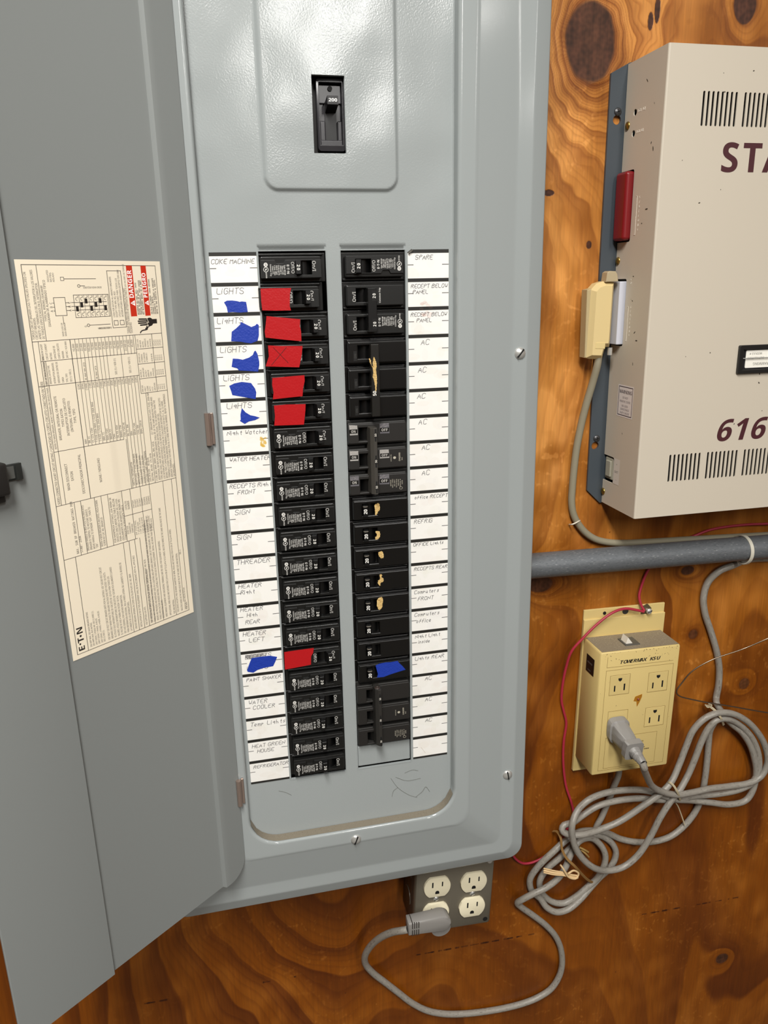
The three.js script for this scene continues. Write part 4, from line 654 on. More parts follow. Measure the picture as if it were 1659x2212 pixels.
tape('blue', [[.0187,1.4641],[.0219,1.46],[.026,1.4571],[.0303,1.456],[.0344,1.4544],[.0301,1.4524],[.0243,1.4514],[.0203,1.4493],[.016,1.4525],[.0169,1.4532],[.0171,1.4585]], ZS, 'fifth blue scrap from the top, a small triangle', BT);
tape('blue', [[.0105,1.2112],[.018,1.2117],[.0286,1.2116],[.036,1.2093],[.0339,1.2042],[.0314,1.1995],[.0216,1.1987],[.0153,1.1973],[.0111,1.1949],[.0055,1.1966],[.005,1.1982],[.0079,1.2057]], ZS, 'lowest blue scrap on the left strip, over the scribbled-out label', BT);
tape('blue', [[.137,1.1884],[.1409,1.1899],[.148,1.1905],[.1532,1.19],[.1609,1.1906],[.1618,1.1886],[.1655,1.1845],[.1693,1.1792],[.1626,1.178],[.153,1.176],[.1453,1.1739],[.1382,1.1742],[.1393,1.1779],[.138,1.1837]], ZF, 'blue tape on a black breaker of the right column');
tape('red', [[.0422,1.5693],[.0508,1.5694],[.0693,1.5692],[.068,1.5643],[.0672,1.5537],[.0681,1.55],[.0547,1.5501],[.0426,1.5507],[.0422,1.5584]], ZF, 'topmost red tape, beside the topmost blue scrap', RT);
tape('red', [[.046,1.5457],[.0544,1.5446],[.0759,1.5421],[.0754,1.5361],[.0762,1.5311],[.0761,1.5227],[.0617,1.5244],[.044,1.527],[.0436,1.5321],[.0449,1.5387]], ZF, 'second red tape from the top, wider than the first and slightly tilted', RT);
const crossed = tape('red', [[.0457,1.52],[.0563,1.5192],[.0769,1.5184],[.0758,1.5108],[.0729,1.4994],[.0552,1.5006],[.0425,1.5015],[.0459,1.5103]], ZF, 'red tape marked with a pen cross', RT);
{
  const a = [[.0502,1.5181],[.0631,1.5038],[.0622,1.5177],[.0477,1.5024]], pen = (p, q) => rod([p[0], p[1], ZF + 0.00022], [q[0], q[1], ZF + 0.00022], 0.0002, 0.0002, 6);
  part(crossed, 'pen_cross', merge([pen(a[0], a[1]), pen(a[2], a[3])]), std(0x2a0d0d, 0.6));
}
tape('red', [[.0479,1.4908],[.0599,1.4914],[.0773,1.4921],[.0773,1.4867],[.0754,1.4798],[.0746,1.4729],[.0605,1.4722],[.0472,1.4714],[.0482,1.4776],[.0473,1.4846]], ZF, 'red tape right below the one with the pen cross', RT);
tape('red', [[.0478,1.4656],[.0584,1.466],[.0771,1.4655],[.0766,1.4595],[.0746,1.4464],[.0591,1.4467],[.047,1.447],[.0482,1.4558]], ZF, 'fifth red tape from the top, beside the triangular blue scrap', RT);
tape('red', [[.0431,1.2161],[.0569,1.2165],[.0733,1.2168],[.0723,1.2115],[.0701,1.2079],[.0695,1.1985],[.0559,1.1974],[.0428,1.1965]], ZF, 'lowest red tape, well apart from the others', RT);
// ---------------------------------------------------------------- the telephone cabinet on the right
const fontBold = await new FontLoader().loadAsync('fonts/droid/droid_sans_bold.typeface.json');
function letters(text, size, spacing = 1) {   // flat lettering, cap height = size, starting at the origin
  const em = size / 0.714, list = []; let x = 0;
  for (const ch of text) { if (ch !== ' ') list.push(new TextGeometry(ch, { font: fontBold, size: em * 0.72, depth: 0.00018, curveSegments: 6, bevelEnabled: false }).translate(x, 0, 0)); x += em * 0.6 * spacing * (ch === '1' ? 1 : 1); }
  return merge(list);
}
const cream = std(0xcfc5b4, 0.5), slate = std(0x454d54, 0.45, 0.1), maroon = std(0x4a2026, 0.55), ivory = std(0xe3d3a0, 0.5), dirtyIvory = std(0xd8c07f, 0.5);
const CX = 0.4405, CY0 = 1.3147, CY1 = 1.7843, CZ = 0.079, CX1 = 0.93;
{
  const t = thing('telephone_cabinet', 'cream metal cabinet with maroon lettering and vent slots on the plywood at the right', 'telephone cabinet', [0.68, CY0, 0]);
  // front plate with real slots
  const fr = new THREE.Shape([[CX + 0.002, CY0], [CX1, CY0], [CX1, CY1], [CX + 0.002, CY1]].map(([x, y]) => new THREE.Vector2(x, y)));
  const slot = (x, ya, yb, lean) => { const p = new THREE.Path(), r = 0.00125; p.moveTo(x - r, ya); p.absarc(x, ya, r, Math.PI, 0, false); p.lineTo(x + r + lean, yb); p.absarc(x + lean, yb, r, 0, Math.PI, false); p.closePath(); fr.holes.push(p); };
  for (let gq = 0; gq < 9; gq++) for (let i = 0; i < 8; i++) { const x = 0.4821 + gq * 0.0458 + i * 0.0051; if (x < CX1 - 0.02) slot(x, 1.7147, 1.7433, 0); const x2 = 0.4793 + gq * 0.0467 + i * 0.00515; if (x2 < CX1 - 0.02) slot(x2, 1.3555, 1.3838, 0); }
  const front = new THREE.ExtrudeGeometry(fr, { depth: 0.0012, bevelEnabled: false, curveSegments: 4 }).translate(0, 0, CZ - 0.0012);
  // left side with its notches, drawn as (z, y) and stood up
  const sd = new THREE.Shape(), zb = 0.0042, zf = CZ - 0.002, P = [[zb, CY0], [zf, CY0], [zf, CY1], [zb, CY1]];
  sd.moveTo(...P[0]); sd.lineTo(...P[1]); sd.lineTo(...P[2]); sd.lineTo(...P[3]);
  for (const [y0, y1, z] of [[1.6095, 1.6810, 0.0302], [1.5, 1.5715, 0.0292], [1.343, 1.3735, 0.0275]]) { sd.lineTo(zb, y1); sd.lineTo(z - 0.003, y1); sd.quadraticCurveTo(z, y1, z, y1 - 0.003); sd.lineTo(z, y0 + 0.003); sd.quadraticCurveTo(z, y0, z - 0.003, y0); sd.lineTo(zb, y0); }
  sd.closePath();
  for (const [y, z] of [[1.7353, 0.0243], [1.7156, 0.0233]]) { const h = new THREE.Path(); h.absarc(z, y, 0.0033, 0, Math.PI * 2, true); sd.holes.push(h); }
  const side = new THREE.ExtrudeGeometry(sd, { depth: 0.0012, bevelEnabled: false, curveSegments: 8 });
  side.applyMatrix4(new THREE.Matrix4().set(0, 0, -1, CX + 0.0012, 0, 1, 0, 0, 1, 0, 0, 0, 0, 0, 0, 1));
  const edge = rod([CX + 0.002, CY0, CZ - 0.002], [CX + 0.002, CY1, CZ - 0.002], 0.002, 0.002, 24);
  part(t, 'cover', merge([front, side, edge, box(CX + 0.001, CX1, CY1 - 0.0012, CY1, 0.004, CZ - 0.0006), box(CX + 0.001, CX1, CY0, CY0 + 0.0012, 0.004, CZ - 0.0006), box(CX1 - 0.0012, CX1, CY0, CY1, 0.004, CZ - 0.0006)]), cream);
  part(t, 'dark_backing', box(CX + 0.012, CX1 - 0.01, CY0 + 0.01, CY1 - 0.01, 0.008, 0.062), std(0x0a0a0b, 0.8));  // black block added inside, painting the shade behind the vent slots
  // mounting plate with key holes
  const mp = new THREE.Shape([[0.4212, 1.3302], [0.4385, 1.3135], [CX1, 1.3135], [CX1, 1.7865], [0.4432, 1.7865], [0.4223, 1.7758]].map(([x, y]) => new THREE.Vector2(x, y)));
  for (const c of [[.4317,1.7321,.004], [.4283,1.384,.004]]) { const h = new THREE.Path(); h.absarc(c[0], c[1], 0.0046, 0, Math.PI * 2, true); mp.holes.push(h); }
  part(t, 'mounting_plate', new THREE.ExtrudeGeometry(mp, { depth: 0.003, bevelEnabled: false, curveSegments: 14 }).translate(0, 0, 0.0004), slate, false, 'slate blue mounting plate');
  for (const c of [[.4322,1.7398,.005], [.4297,1.3924,.005]]) addScrew(t, 'mounting_screw', c[0], c[1], 0.0034, 0.0042, 0.3, std(0x5a5a5c, 0.4, 0.8), true);
  for (const [y, z] of [[1.7252, 0.0095], [1.5907, 0.0068], [1.3285, 0.0052]]) { const [h] = screwHead(0, 0, 0, 0.0042, 0); part(t, 'cover_screw', h.rotateY(-Math.PI / 2).translate(CX - 0.0002, y, z + 0.0015), brass, false, 'brass screw'); }
  // lettering
  part(t, 'lettering', letters('STA', 0.0270, 0.98).scale(1.10, 1, 1).translate(0.5062, 1.6722, CZ), maroon, false, 'maroon letters STA');
  part(t, 'lettering', letters('616', 0.0240, 0.97).scale(1.1, 1, 1).applyMatrix4(new THREE.Matrix4().makeShear(0, 0, 0.22, 0, 0, 0)).translate(0.5315, 1.3965, CZ), maroon, false, 'maroon slanted digits 616');
  const onSide = (g, y, z) => g.applyMatrix4(new THREE.Matrix4().set(0, 0, -1, CX, 0, 1, 0, y, 1, 0, 0, z, 0, 0, 0, 1));
  const pale = std(0xe6dfd2, 0.6), small = [];
  for (const [s, y, z] of [['MOH ADJ', 1.7343, 0.030], ['BGM ADJ', 1.7148, 0.029]]) small.push(onSide(letters(s, 0.0026), y, z));
  [...'STATIONS'].forEach((ch, i) => { small.push(onSide(letters(ch, 0.0023), 1.651 - i * 0.0045, 0.0435)); small.push(onSide(letters(ch, 0.0023), 1.541 - i * 0.0042, 0.0405)); });
  [...'CO'].forEach((ch, i) => small.push(onSide(letters(ch, 0.0023), 1.57 - i * 0.0042, 0.0375)));
  for (const [y0, y1, z] of [[1.6155, 1.6535, 0.0395], [1.5060, 1.5425, 0.0365]]) { small.push(box(CX - 0.0003, CX + 0.0001, y0, y1, z, z + 0.0005), box(CX - 0.0003, CX + 0.0001, y1, y1 + 0.0005, z - 0.002, z), box(CX - 0.0003, CX + 0.0001, y0, y0 + 0.0005, z - 0.002, z)); }
  part(t, 'side_lettering', merge(small), pale);
  // stickers on the side
  const stick = (name, w, h, y, z, draw, label) => { const [c, g] = canvas(Math.round(w * 9000), Math.round(h * 9000)); g.scale(9, 9); draw(g, w * 1000, h * 1000); const q = onSide(new THREE.PlaneGeometry(w, h).scale(1, 1, 1), 0, 0); q.translate(-0.0002, y, z); part(t, name, q, std(0xffffff, 0.45, 0, { map: tex(c), side: THREE.DoubleSide }), false, label); };
  stick('warning_sticker', 0.033, 0.0355, 1.4407, 0.0433, (g, w, h) => { g.fillStyle = '#e9e3e0'; g.fillRect(0, 0, w, h); g.strokeStyle = g.fillStyle = '#2b2230'; g.lineWidth = 0.9; g.strokeRect(2, 2, w - 4, h - 4); g.textAlign = 'center'; const T = (s, y, z, b) => { g.font = (b || '') + z + 'px sans-serif'; g.fillText(s, w / 2, y); }; T('WARNING', 9.4, 5.4, 'bold '); T('DO NOT', 15, 3.2); T('REMOVE COVER.', 19.2, 3.2); T('NO USER-', 24.2, 3.2); T('SERVICEABLE', 28, 3.2); T('PARTS INSIDE', 32, 3.2); }, 'white warning sticker');
  stick('battery_sticker', 0.0135, 0.030, 1.3585, 0.0345, (g, w, h) => { g.fillStyle = '#dcd6cc'; g.fillRect(0, 0, w, h); g.fillStyle = '#39343a'; g.textAlign = 'center'; g.font = '3.6px sans-serif'; g.fillText('+', w / 2, 8); g.fillText('BATT', w / 2, 17); g.fillText('–', w / 2, 26); }, 'white sticker reading BATT');
  // things in the notches
  part(t, 'battery_socket', merge([box(CX + 0.001, CX + 0.016, 1.3455, 1.3715, 0.006, 0.024, 0.0015), box(CX - 0.001, CX + 0.004, 1.349, 1.368, 0.010, 0.021, 0.001)]), std(0xa9a695, 0.6));
  part(t, 'red_cap', merge([box(0.4325, 0.4435, 1.611, 1.6795, 0.0062, 0.0292, 0.0035, 4)]), std(0x7d141a, 0.35), false, 'dark red connector cap');
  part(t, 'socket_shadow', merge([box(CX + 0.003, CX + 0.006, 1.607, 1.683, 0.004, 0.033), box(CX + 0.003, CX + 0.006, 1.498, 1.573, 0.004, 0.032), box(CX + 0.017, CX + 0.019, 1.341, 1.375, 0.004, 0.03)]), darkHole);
  // card holder with its wire
  const hx = 0.5497, hy0 = 1.4702, hy1 = 1.5005, hs = rrect(hx, hx + 0.125, hy0, hy1, 0.0015); hs.holes.push(rectHole(hx + 0.0050, hx + 0.12, hy0 + 0.0042, hy1 - 0.0048));
  part(t, 'card_frame', shapeSolid(hs, CZ, CZ + 0.0035, 0.0006), std(0x1d1c1b, 0.4), false, 'black card holder'); part(t, 'card_recess', box(hx + 0.004, hx + 0.121, hy0 + 0.003, hy1 - 0.003, CZ, CZ + 0.0006), std(0x151417, 0.5));
  const [cc, cg] = canvas(1024, 190); cg.fillStyle = '#fbf8ee'; cg.fillRect(0, 0, 1024, 190); cg.fillStyle = '#4a4640'; cg.translate(512, 95); cg.rotate(Math.PI); cg.textAlign = 'right'; cg.font = '40px sans-serif'; cg.fillText('PROGRAMMING', 422, -40); cg.font = '30px sans-serif'; cg.fillText('MODULE #', 472, 68); cg.fillText('INSTALLATION', 494, 22);
  part(t, 'card', planarUV(shapeSolid(rrect(hx + 0.0098, hx + 0.117, hy0 + 0.0058, hy1 - 0.0058, 0.001), CZ + 0.0006, CZ + 0.0012), hx + 0.0098, hy0 + 0.0058, 0.1072, hy1 - hy0 - 0.0116), std(0xffffff, 0.5, 0, { map: tex(cc) }), false, 'white printed card, upside down');
  part(t, 'card_wire', rod([hx + 0.0050, 1.4866, CZ + 0.0030], [hx + 0.12, 1.4866, CZ + 0.0030], 0.0005), steel);
  // scuffs
  const sc = []; for (let i = 0; i < 16; i++) { const x = 0.447 + rnd() * 0.16, y = CY0 + 0.02 + rnd() * 0.44, s = 0.0003 + rnd() * 0.0006; sc.push(new THREE.CircleGeometry(s, 7).scale(1, 1 + rnd(), 1).rotateZ(rnd() * 3).translate(x, y, CZ + 0.00008)); } for (let i = 0; i < 14; i++) { const s = 0.0003 + rnd() * 0.0006; sc.push(onSide(new THREE.CircleGeometry(s, 7).scale(1, 1 + rnd() * 3, 1).rotateZ(rnd() * 3), CY0 + 0.02 + rnd() * 0.44, 0.035 + rnd() * 0.035).translate(-0.00012, 0, 0)); }
  const sm = part(t, 'scuffs', merge(sc), std(0x4c4439, 0.9, 0, { side: THREE.DoubleSide })); sm.userData.kind = 'stuff';
}
// ---------------------------------------------------------------- station cable with its hooded plug
{
  const t = thing('station_cable', 'thick grey beige cable with a cream hooded plug in the side of the cream cabinet', 'cable', [.4205,1.4399,0]);
  const hood = [[.4022,1.5608],[.4086,1.5673],[.4167,1.5695],[.4296,1.5685],[.4289,1.5061],[.4283,1.4994],[.4232,1.4993],[.4201,1.4863],[.4052,1.4871],[.4008,1.4884]], sh = new THREE.Shape(hood.map(([x, y]) => new THREE.Vector2(x, y)));
  const g = new THREE.ExtrudeGeometry(sh, { depth: 0.010, bevelEnabled: true, bevelSize: 0.0045, bevelOffset: -0.0045, bevelThickness: 0.006, bevelSegments: 1 }).translate(0, 0, 0.012);
  part(t, 'plug_hood', g, std(0xddc68f, 0.5), false, 'cream plug hood');
  part(t, 'side_slab', prism([[.3981,1.5609],[.4044,1.5624],[.4068,1.4872],[.3993,1.4886]], 0.009, 0.0225, 0.001), std(0xb7a57c, 0.6));
  part(t, 'screw_tab', merge([prism([[.4179,1.5783],[.4205,1.58],[.4277,1.5796],[.4301,1.5762],[.4315,1.5689],[.417,1.5687]], 0.016, 0.028, 0.0008)]), std(0xb3a383, 0.6));
  part(t, 'label_step', prism([[.4089,1.505],[.4203,1.5049],[.4201,1.498],[.4084,1.4987]], 0.0275, 0.0284, 0.0003), std(0xdcc68c, 0.5));
  part(t, 'plug_body', box(0.4335, 0.4425, 1.5018, 1.5690, 0.0085, 0.0278, 0.001), std(0xc9cbd6, 0.45), false, 'pale blue white contact block');
  { const c = [.4306,1.4953,.02]; part(t, 'plug_screw', rod([c[0], c[1] + 0.003, 0.02], [c[0], c[1] - 0.005, 0.02], 0.0028), steel); }
  part(t, 'cable_jacket', tube([[.4173,1.4891,.02],[.4163,1.4792,.02],[.4141,1.4604,.016],[.4097,1.4354,.012],[.4062,1.4114,.009],[.403,1.3841,.007],[.4014,1.358,.006],[.4007,1.3345,.0055],[.4008,1.3172,.0055],[.404,1.3025,.0055],[.4114,1.289,.0055],[.4222,1.2767,.0055],[.4346,1.2682,.0055],[.4503,1.2629,.0055],[.4712,1.2598,.0055],[.5028,1.258,.0055],[.5563,1.256,.0055],[.6865,1.2509,.0055]], 0.0042, 160), std(0x8f8873, 0.55));
  const tie = thing('cable_tie', 'white tie round the grey beige cable at its lower bend', 'cable tie', [.4053,1.2884,.006]);
  part(tie, 'band', tube([[.4011,1.2886,.002],[.4005,1.2915,.0105],[.4034,1.2927,.0112],[.4095,1.2944,.0095],[.4147,1.2926,.002]], 0.0009, 24, 8), std(0xd9d2bf, 0.5));
}
// ---------------------------------------------------------------- conduit
{
  const [cv, g] = canvas(1024, 256); g.fillStyle = '#6f7377'; g.fillRect(0, 0, 1024, 256);
  for (let i = 0; i < 9000; i++) { const v = rnd(); g.fillStyle = v < 0.5 ? 'rgba(52,56,60,0.35)' : v < 0.9 ? 'rgba(150,150,148,0.30)' : 'rgba(226,226,222,0.5)'; g.fillRect(rnd() * 1024, rnd() * 256, 1 + rnd() * 5, 0.6 + rnd() * 1.6); }
  const m = std(0xffffff, 0.5, 0.35, { map: (() => { const t = tex(cv); t.wrapS = t.wrapT = THREE.RepeatWrapping; t.repeat.set(1, 3); return t; })(), bumpMap: crinkle, bumpScale: 0.0002 });
  const t = thing('conduit', 'grey galvanised steel conduit running level from the breaker panel to the right', 'conduit', [0.62, 1.243, 0]);
  part(t, 'pipe', (() => { const p = [.3404,1.2499,.026], q = [.6635,1.2436,.026], k = (x) => p[1] + (q[1] - p[1]) * (x - p[0]) / (q[0] - p[0]); return rod([0.290, k(0.29), 0.026], [1.25, k(1.25), 0.026], 0.0151, 0.0151, 40); })(), m);
  part(t, 'connector', merge([rod([0.2955, [.3404,1.2499,.026][1] + 0.001, 0.026], [0.3118, [.3404,1.2499,.026][1] + 0.0008, 0.026], 0.0178, 0.0178, 8)]), std(0x8c8f8f, 0.4, 0.8));
  const tie = thing('cable_tie', 'off-white tie looped round the conduit and the grey cord below it', 'cable tie', [.6357,1.2423,.017]);
  const c = [.6281,1.2442,.026], ring = []; for (let i = 0; i < 20; i++) { const a = i / 20 * Math.PI * 2; ring.push([c[0] + 0.0006 * Math.sin(a), c[1] + 0.0180 * Math.cos(a) - 0.0018, 0.0250 + 0.0172 * Math.sin(a)]); }
  part(tie, 'band', merge([-1, 0, 1].map((k) => tube(ring.map(([x, y, z]) => [x + k * 0.0013, y, z]), 0.0011, 60, 8, true))), std(0xcfcabb, 0.5));
}
// ---------------------------------------------------------------- red wires
const redWire = std(0xa82a3e, 0.45);
function wire(name, label, cat, pts, r, m, seg) { const g = tube(pts, r, seg, 10), w = part(scene, name, g, m); w.userData = { label, category: cat }; return w; }
wire('red_wire', 'upper red wire, passing behind the conduit to the screw on the cream surge box', 'wire', [[.7304,1.2675,.008],[.6761,1.2668,.006],[.6504,1.2674,.004],[.6195,1.267,.003],[.5929,1.2646,.003],[.5736,1.2591,.003],[.559,1.254,.0025],[.5258,1.2343,.0025],[.5115,1.2192,.003],[.5029,1.1973,.004],[.4999,1.1857,.006],[.5018,1.175,.009],[.5052,1.1679,.012]], 0.0017, redWire, 120);
wire('red_wire', 'long red wire arching from the surge box screw down to the underside of the panel', 'wire', [[.5041,1.167,.0125],[.495,1.17,.012],[.478,1.1736,.011],[.4605,1.1704,.012],[.44,1.1569,.012],[.4218,1.1399,.012],[.4089,1.1233,.01],[.4045,1.1001,.006],[.4015,1.0706,.004],[.4019,1.0498,.003],[.406,1.0332,.003],[.4101,1.0165,.003],[.4081,.9912,.003],[.4081,.9675,.003],[.4104,.9432,.003],[.415,.9181,.003],[.424,.8901,.004],[.4272,.8721,.004],[.4185,.8518,.005],[.4087,.8276,.004],[.3935,.8144,.003],[.3732,.8058,.003],[.3567,.8075,.004],[.3441,.8195,.006],[.3353,.8373,.01]], 0.0017, redWire, 220);
// ---------------------------------------------------------------- surge protector box
{
  const BX = [0.4235, 0.5318], BYR = [0.9648, 1.1368], BZ = [0.0075, 0.0505], t = thing('surge_protector', 'cream yellow plug-in surge box with four outlets, screwed to the plywood below the conduit', 'surge protector', [0.478, 0.942, 0]); t.rotation.z = -0.018;
  const P = (n, g, m, l) => part(t, n, g, m, false, l);
  const [tc, tg] = canvas(512, 256); tg.fillStyle = '#8b7e68'; tg.fillRect(0, 0, 512, 256);
  for (let i = 0; i < 4200; i++) { const v = rnd(); tg.fillStyle = v < 0.45 ? 'rgba(92,80,66,0.4)' : v < 0.85 ? 'rgba(160,148,124,0.4)' : 'rgba(224,212,180,0.6)'; tg.fillRect(rnd() * 512, rnd() * 256, 1 + rnd() * 4, 1 + rnd() * 2); }
  const s = rrect(BX[0], BX[1], BYR[0], BYR[1], 0.003);
  const body = new THREE.ExtrudeGeometry(s, { depth: BZ[1] - BZ[0] - 0.003, bevelEnabled: true, bevelSize: 0.003, bevelOffset: -0.003, bevelThickness: 0.003, bevelSegments: 4, curveSegments: 6 }).translate(0, 0, BZ[0]);
  P('case', toCreasedNormals(body, 0.7), dirtyIvory);
  P('mounting_plate', merge([box(0.4222, 0.5357, 0.942, 1.1605, 0.0006, 0.0055, 0.0008), box(0.4222, 0.5350, 1.1585, 1.173, 0.0006, 0.0035, 0.0006)]), dirtyIvory);
  P('dust_layer', new THREE.PlaneGeometry(BX[1] - BX[0] - 0.004, BZ[1] - BZ[0] - 0.001, 1, 1).rotateX(-Math.PI / 2).translate((BX[0] + BX[1]) / 2, BYR[1] + 0.0002, (BZ[0] + BZ[1]) / 2 - 0.001), std(0xffffff, 1, 0, { map: tex(tc) }), 'brown dust on its top');
  P('rocker_switch', merge([box(0.462, 0.482, 1.1365, 1.1385, 0.020, 0.040, 0.0006)]), std(0x55524c, 0.5)); P('rocker', prism([[0.464, 1.138], [0.4735, 1.138], [0.4665, 1.1465]], 0.024, 0.037, 0.0004), std(0xe9e4d8, 0.4), 'white rocker');
  // raised panel lines
  const line = (x0, y0, x1, y1) => box(Math.min(x0, x1) - 0.0002, Math.max(x0, x1) + 0.0002, Math.min(y0, y1) - 0.0002, Math.max(y0, y1) + 0.0002, BZ[1] - 0.0002, BZ[1] + 0.00012), frame = (x0, y0, x1, y1) => [line(x0, y0, x1, y0), line(x0, y1, x1, y1), line(x0, y0, x0, y1), line(x1, y0, x1, y1)];
  const grooves = [...frame(0.4325, 0.971, 0.524, 1.1118), line(0.433, 1.116, 0.523, 1.116), line(0.433, 1.130, 0.433, 1.116)];
  const OUT = [[0.4522, 1.0908], [0.5047, 1.0888], [0.5052, 1.0398], [0.4535, 1.0413]];
  for (const [x, y] of OUT) grooves.push(...frame(x - 0.0135, y - 0.0135, x + 0.0135, y + 0.0135));
  grooves.push(...frame(0.4395, 0.9735, 0.5112, 1.0175));
  P('panel_line', merge(grooves), std(0x8c7440, 0.7));
  OUT.slice(0, 3).forEach(([x, y]) => { const q = P('outlet', box(x - 0.0132, x + 0.0132, y - 0.0132, y + 0.0132, BZ[1] - 0.001, BZ[1] + 0.00025, 0.0004), dirtyIvory); const own = (g) => g.translate(-t.position.x, -t.position.y, -t.position.z);
    part(q, 'slot', own(box(x - 0.0075, x - 0.0057, y - 0.0085, y - 0.0005, BZ[1] - 0.002, BZ[1] + 0.0004)), darkHole, true); part(q, 'slot', own(box(x + 0.0055, x + 0.0075, y - 0.0080, y + 0.0010, BZ[1] - 0.002, BZ[1] + 0.0004)), darkHole, true); part(q, 'ground_hole', own(prism([[x - 0.0026, y + 0.0092], [x + 0.0026, y + 0.0092], [x + 0.0023, y + 0.0065], [x, y + 0.0046], [x - 0.0023, y + 0.0065]], BZ[1] - 0.002, BZ[1] + 0.0004)), darkHole, true); });
  P('lettering', letters('TOWERMAX KSU', 0.0044, 0.95).scale(1.28, 1, 1).applyMatrix4(new THREE.Matrix4().makeShear(0, 0, 0.3, 0, 0, 0)).translate(0.4492, 1.1195, BZ[1]), std(0x1d1a18, 0.6), 'black slanted lettering');
  P('status_light', prism([[0.4735, 1.0655], [0.4752, 1.0715], [0.4845, 1.0740], [0.4845, 1.0705], [0.4822, 1.0640], [0.4788, 1.0570], [0.4775, 1.0645]], BZ[1] - 0.0005, BZ[1] + 0.0003), std(0xa8701c, 0.35), 'amber flash-shaped light'); P('lamp', new THREE.SphereGeometry(0.0018, 16, 10).translate(0.4795, 1.0675, BZ[1] + 0.0002), std(0x7c2c10, 0.25, 0, { clearcoat: 1 }));
  const sm = []; ['CLASS', 'MAX', '15 AMP', '125 VAC', '60 HZ 1500W'].forEach((w, i) => sm.push(letters(w, 0.0016).translate(0.4865, 1.0055 - i * 0.0030, BZ[1]))); P('fine_print', merge(sm), std(0x3a3020, 0.6));
  { const q = []; for (let i = 0; i < 60; i++) { const top = i < 42, x = 0.427 + rnd() * 0.101, y = top ? 1.1352 - rnd() ** 2 * 0.012 : 0.97 + rnd() * 0.16, s = 0.0002 + rnd() * (top ? 0.0006 : 0.0004); q.push(new THREE.CircleGeometry(s, 6).scale(1 + rnd(), 0.6, 1).rotateZ(rnd() * 3).translate(x, y, BZ[1] + 0.00006)); } const w = P('dirt_specks', merge(q), std(0x7d6a48, 0.95)); w.userData.kind = 'stuff'; }
  P('phone_jack', merge([box(BX[0] - 0.0004, BX[0] + 0.003, 1.0975, 1.1205, 0.0165, 0.0365, 0.0004)]), std(0x0e0d0d, 0.5), 'black jack on its left side'); P('jack_contact', merge([box(BX[0] - 0.0007, BX[0], 1.1105, 1.1125, 0.020, 0.032), box(BX[0] - 0.0007, BX[0], 1.101, 1.1022, 0.022, 0.029)]), std(0x6b6b6b, 0.4, 0.6));
  for (const [x, m, r] of [[0.4505, darkHole, 0.0022], [0.4795, std(0x4a4a46, 0.5, 0.5), 0.0042]]) P('mounting_hole', rod([x, 1.1668, 0.0025], [x, 1.1668, 0.0040], r), m);
  P('ground_lug', merge([prism([[0.501, 1.1590], [0.514, 1.1600], [0.5155, 1.168], [0.510, 1.1738], [0.503, 1.1715]], 0.0030, 0.0046), ]), std(0x6d5f45, 0.5, 0.5)); addScrew(t, 'ground_screw', 0.5095, 1.1660, 0.0100, 0.0038, 0.4, steel); P('screw_shank', rod([0.5095, 1.166, 0.003], [0.5095, 1.166, 0.0105], 0.002), steel);
}
// ---------------------------------------------------------------- cords
const cordCanvas = (() => { const [c, g] = canvas(1024, 64); g.fillStyle = '#928d84'; g.fillRect(0, 0, 1024, 64); for (let i = 0; i < 1500; i++) { g.fillStyle = rnd() < 0.6 ? 'rgba(60,50,40,' + rnd() * 0.35 + ')' : 'rgba(215,210,200,' + rnd() * 0.25 + ')'; g.fillRect(rnd() * 1024, rnd() * 64, 1 + rnd() * 9, 0.7 + rnd() * 2); } const t = tex(c); t.wrapS = t.wrapT = THREE.RepeatWrapping; t.repeat.set(4, 1); return t; })();
const cordMat = std(0xffffff, 0.42, 0, { map: cordCanvas }), cordBlue = std(0x85878a, 0.42, 0), plugMat = std(0x8b8884, 0.42, 0, { bumpMap: crinkle, bumpScale: 0.0001 });
const CR = 0.00435;
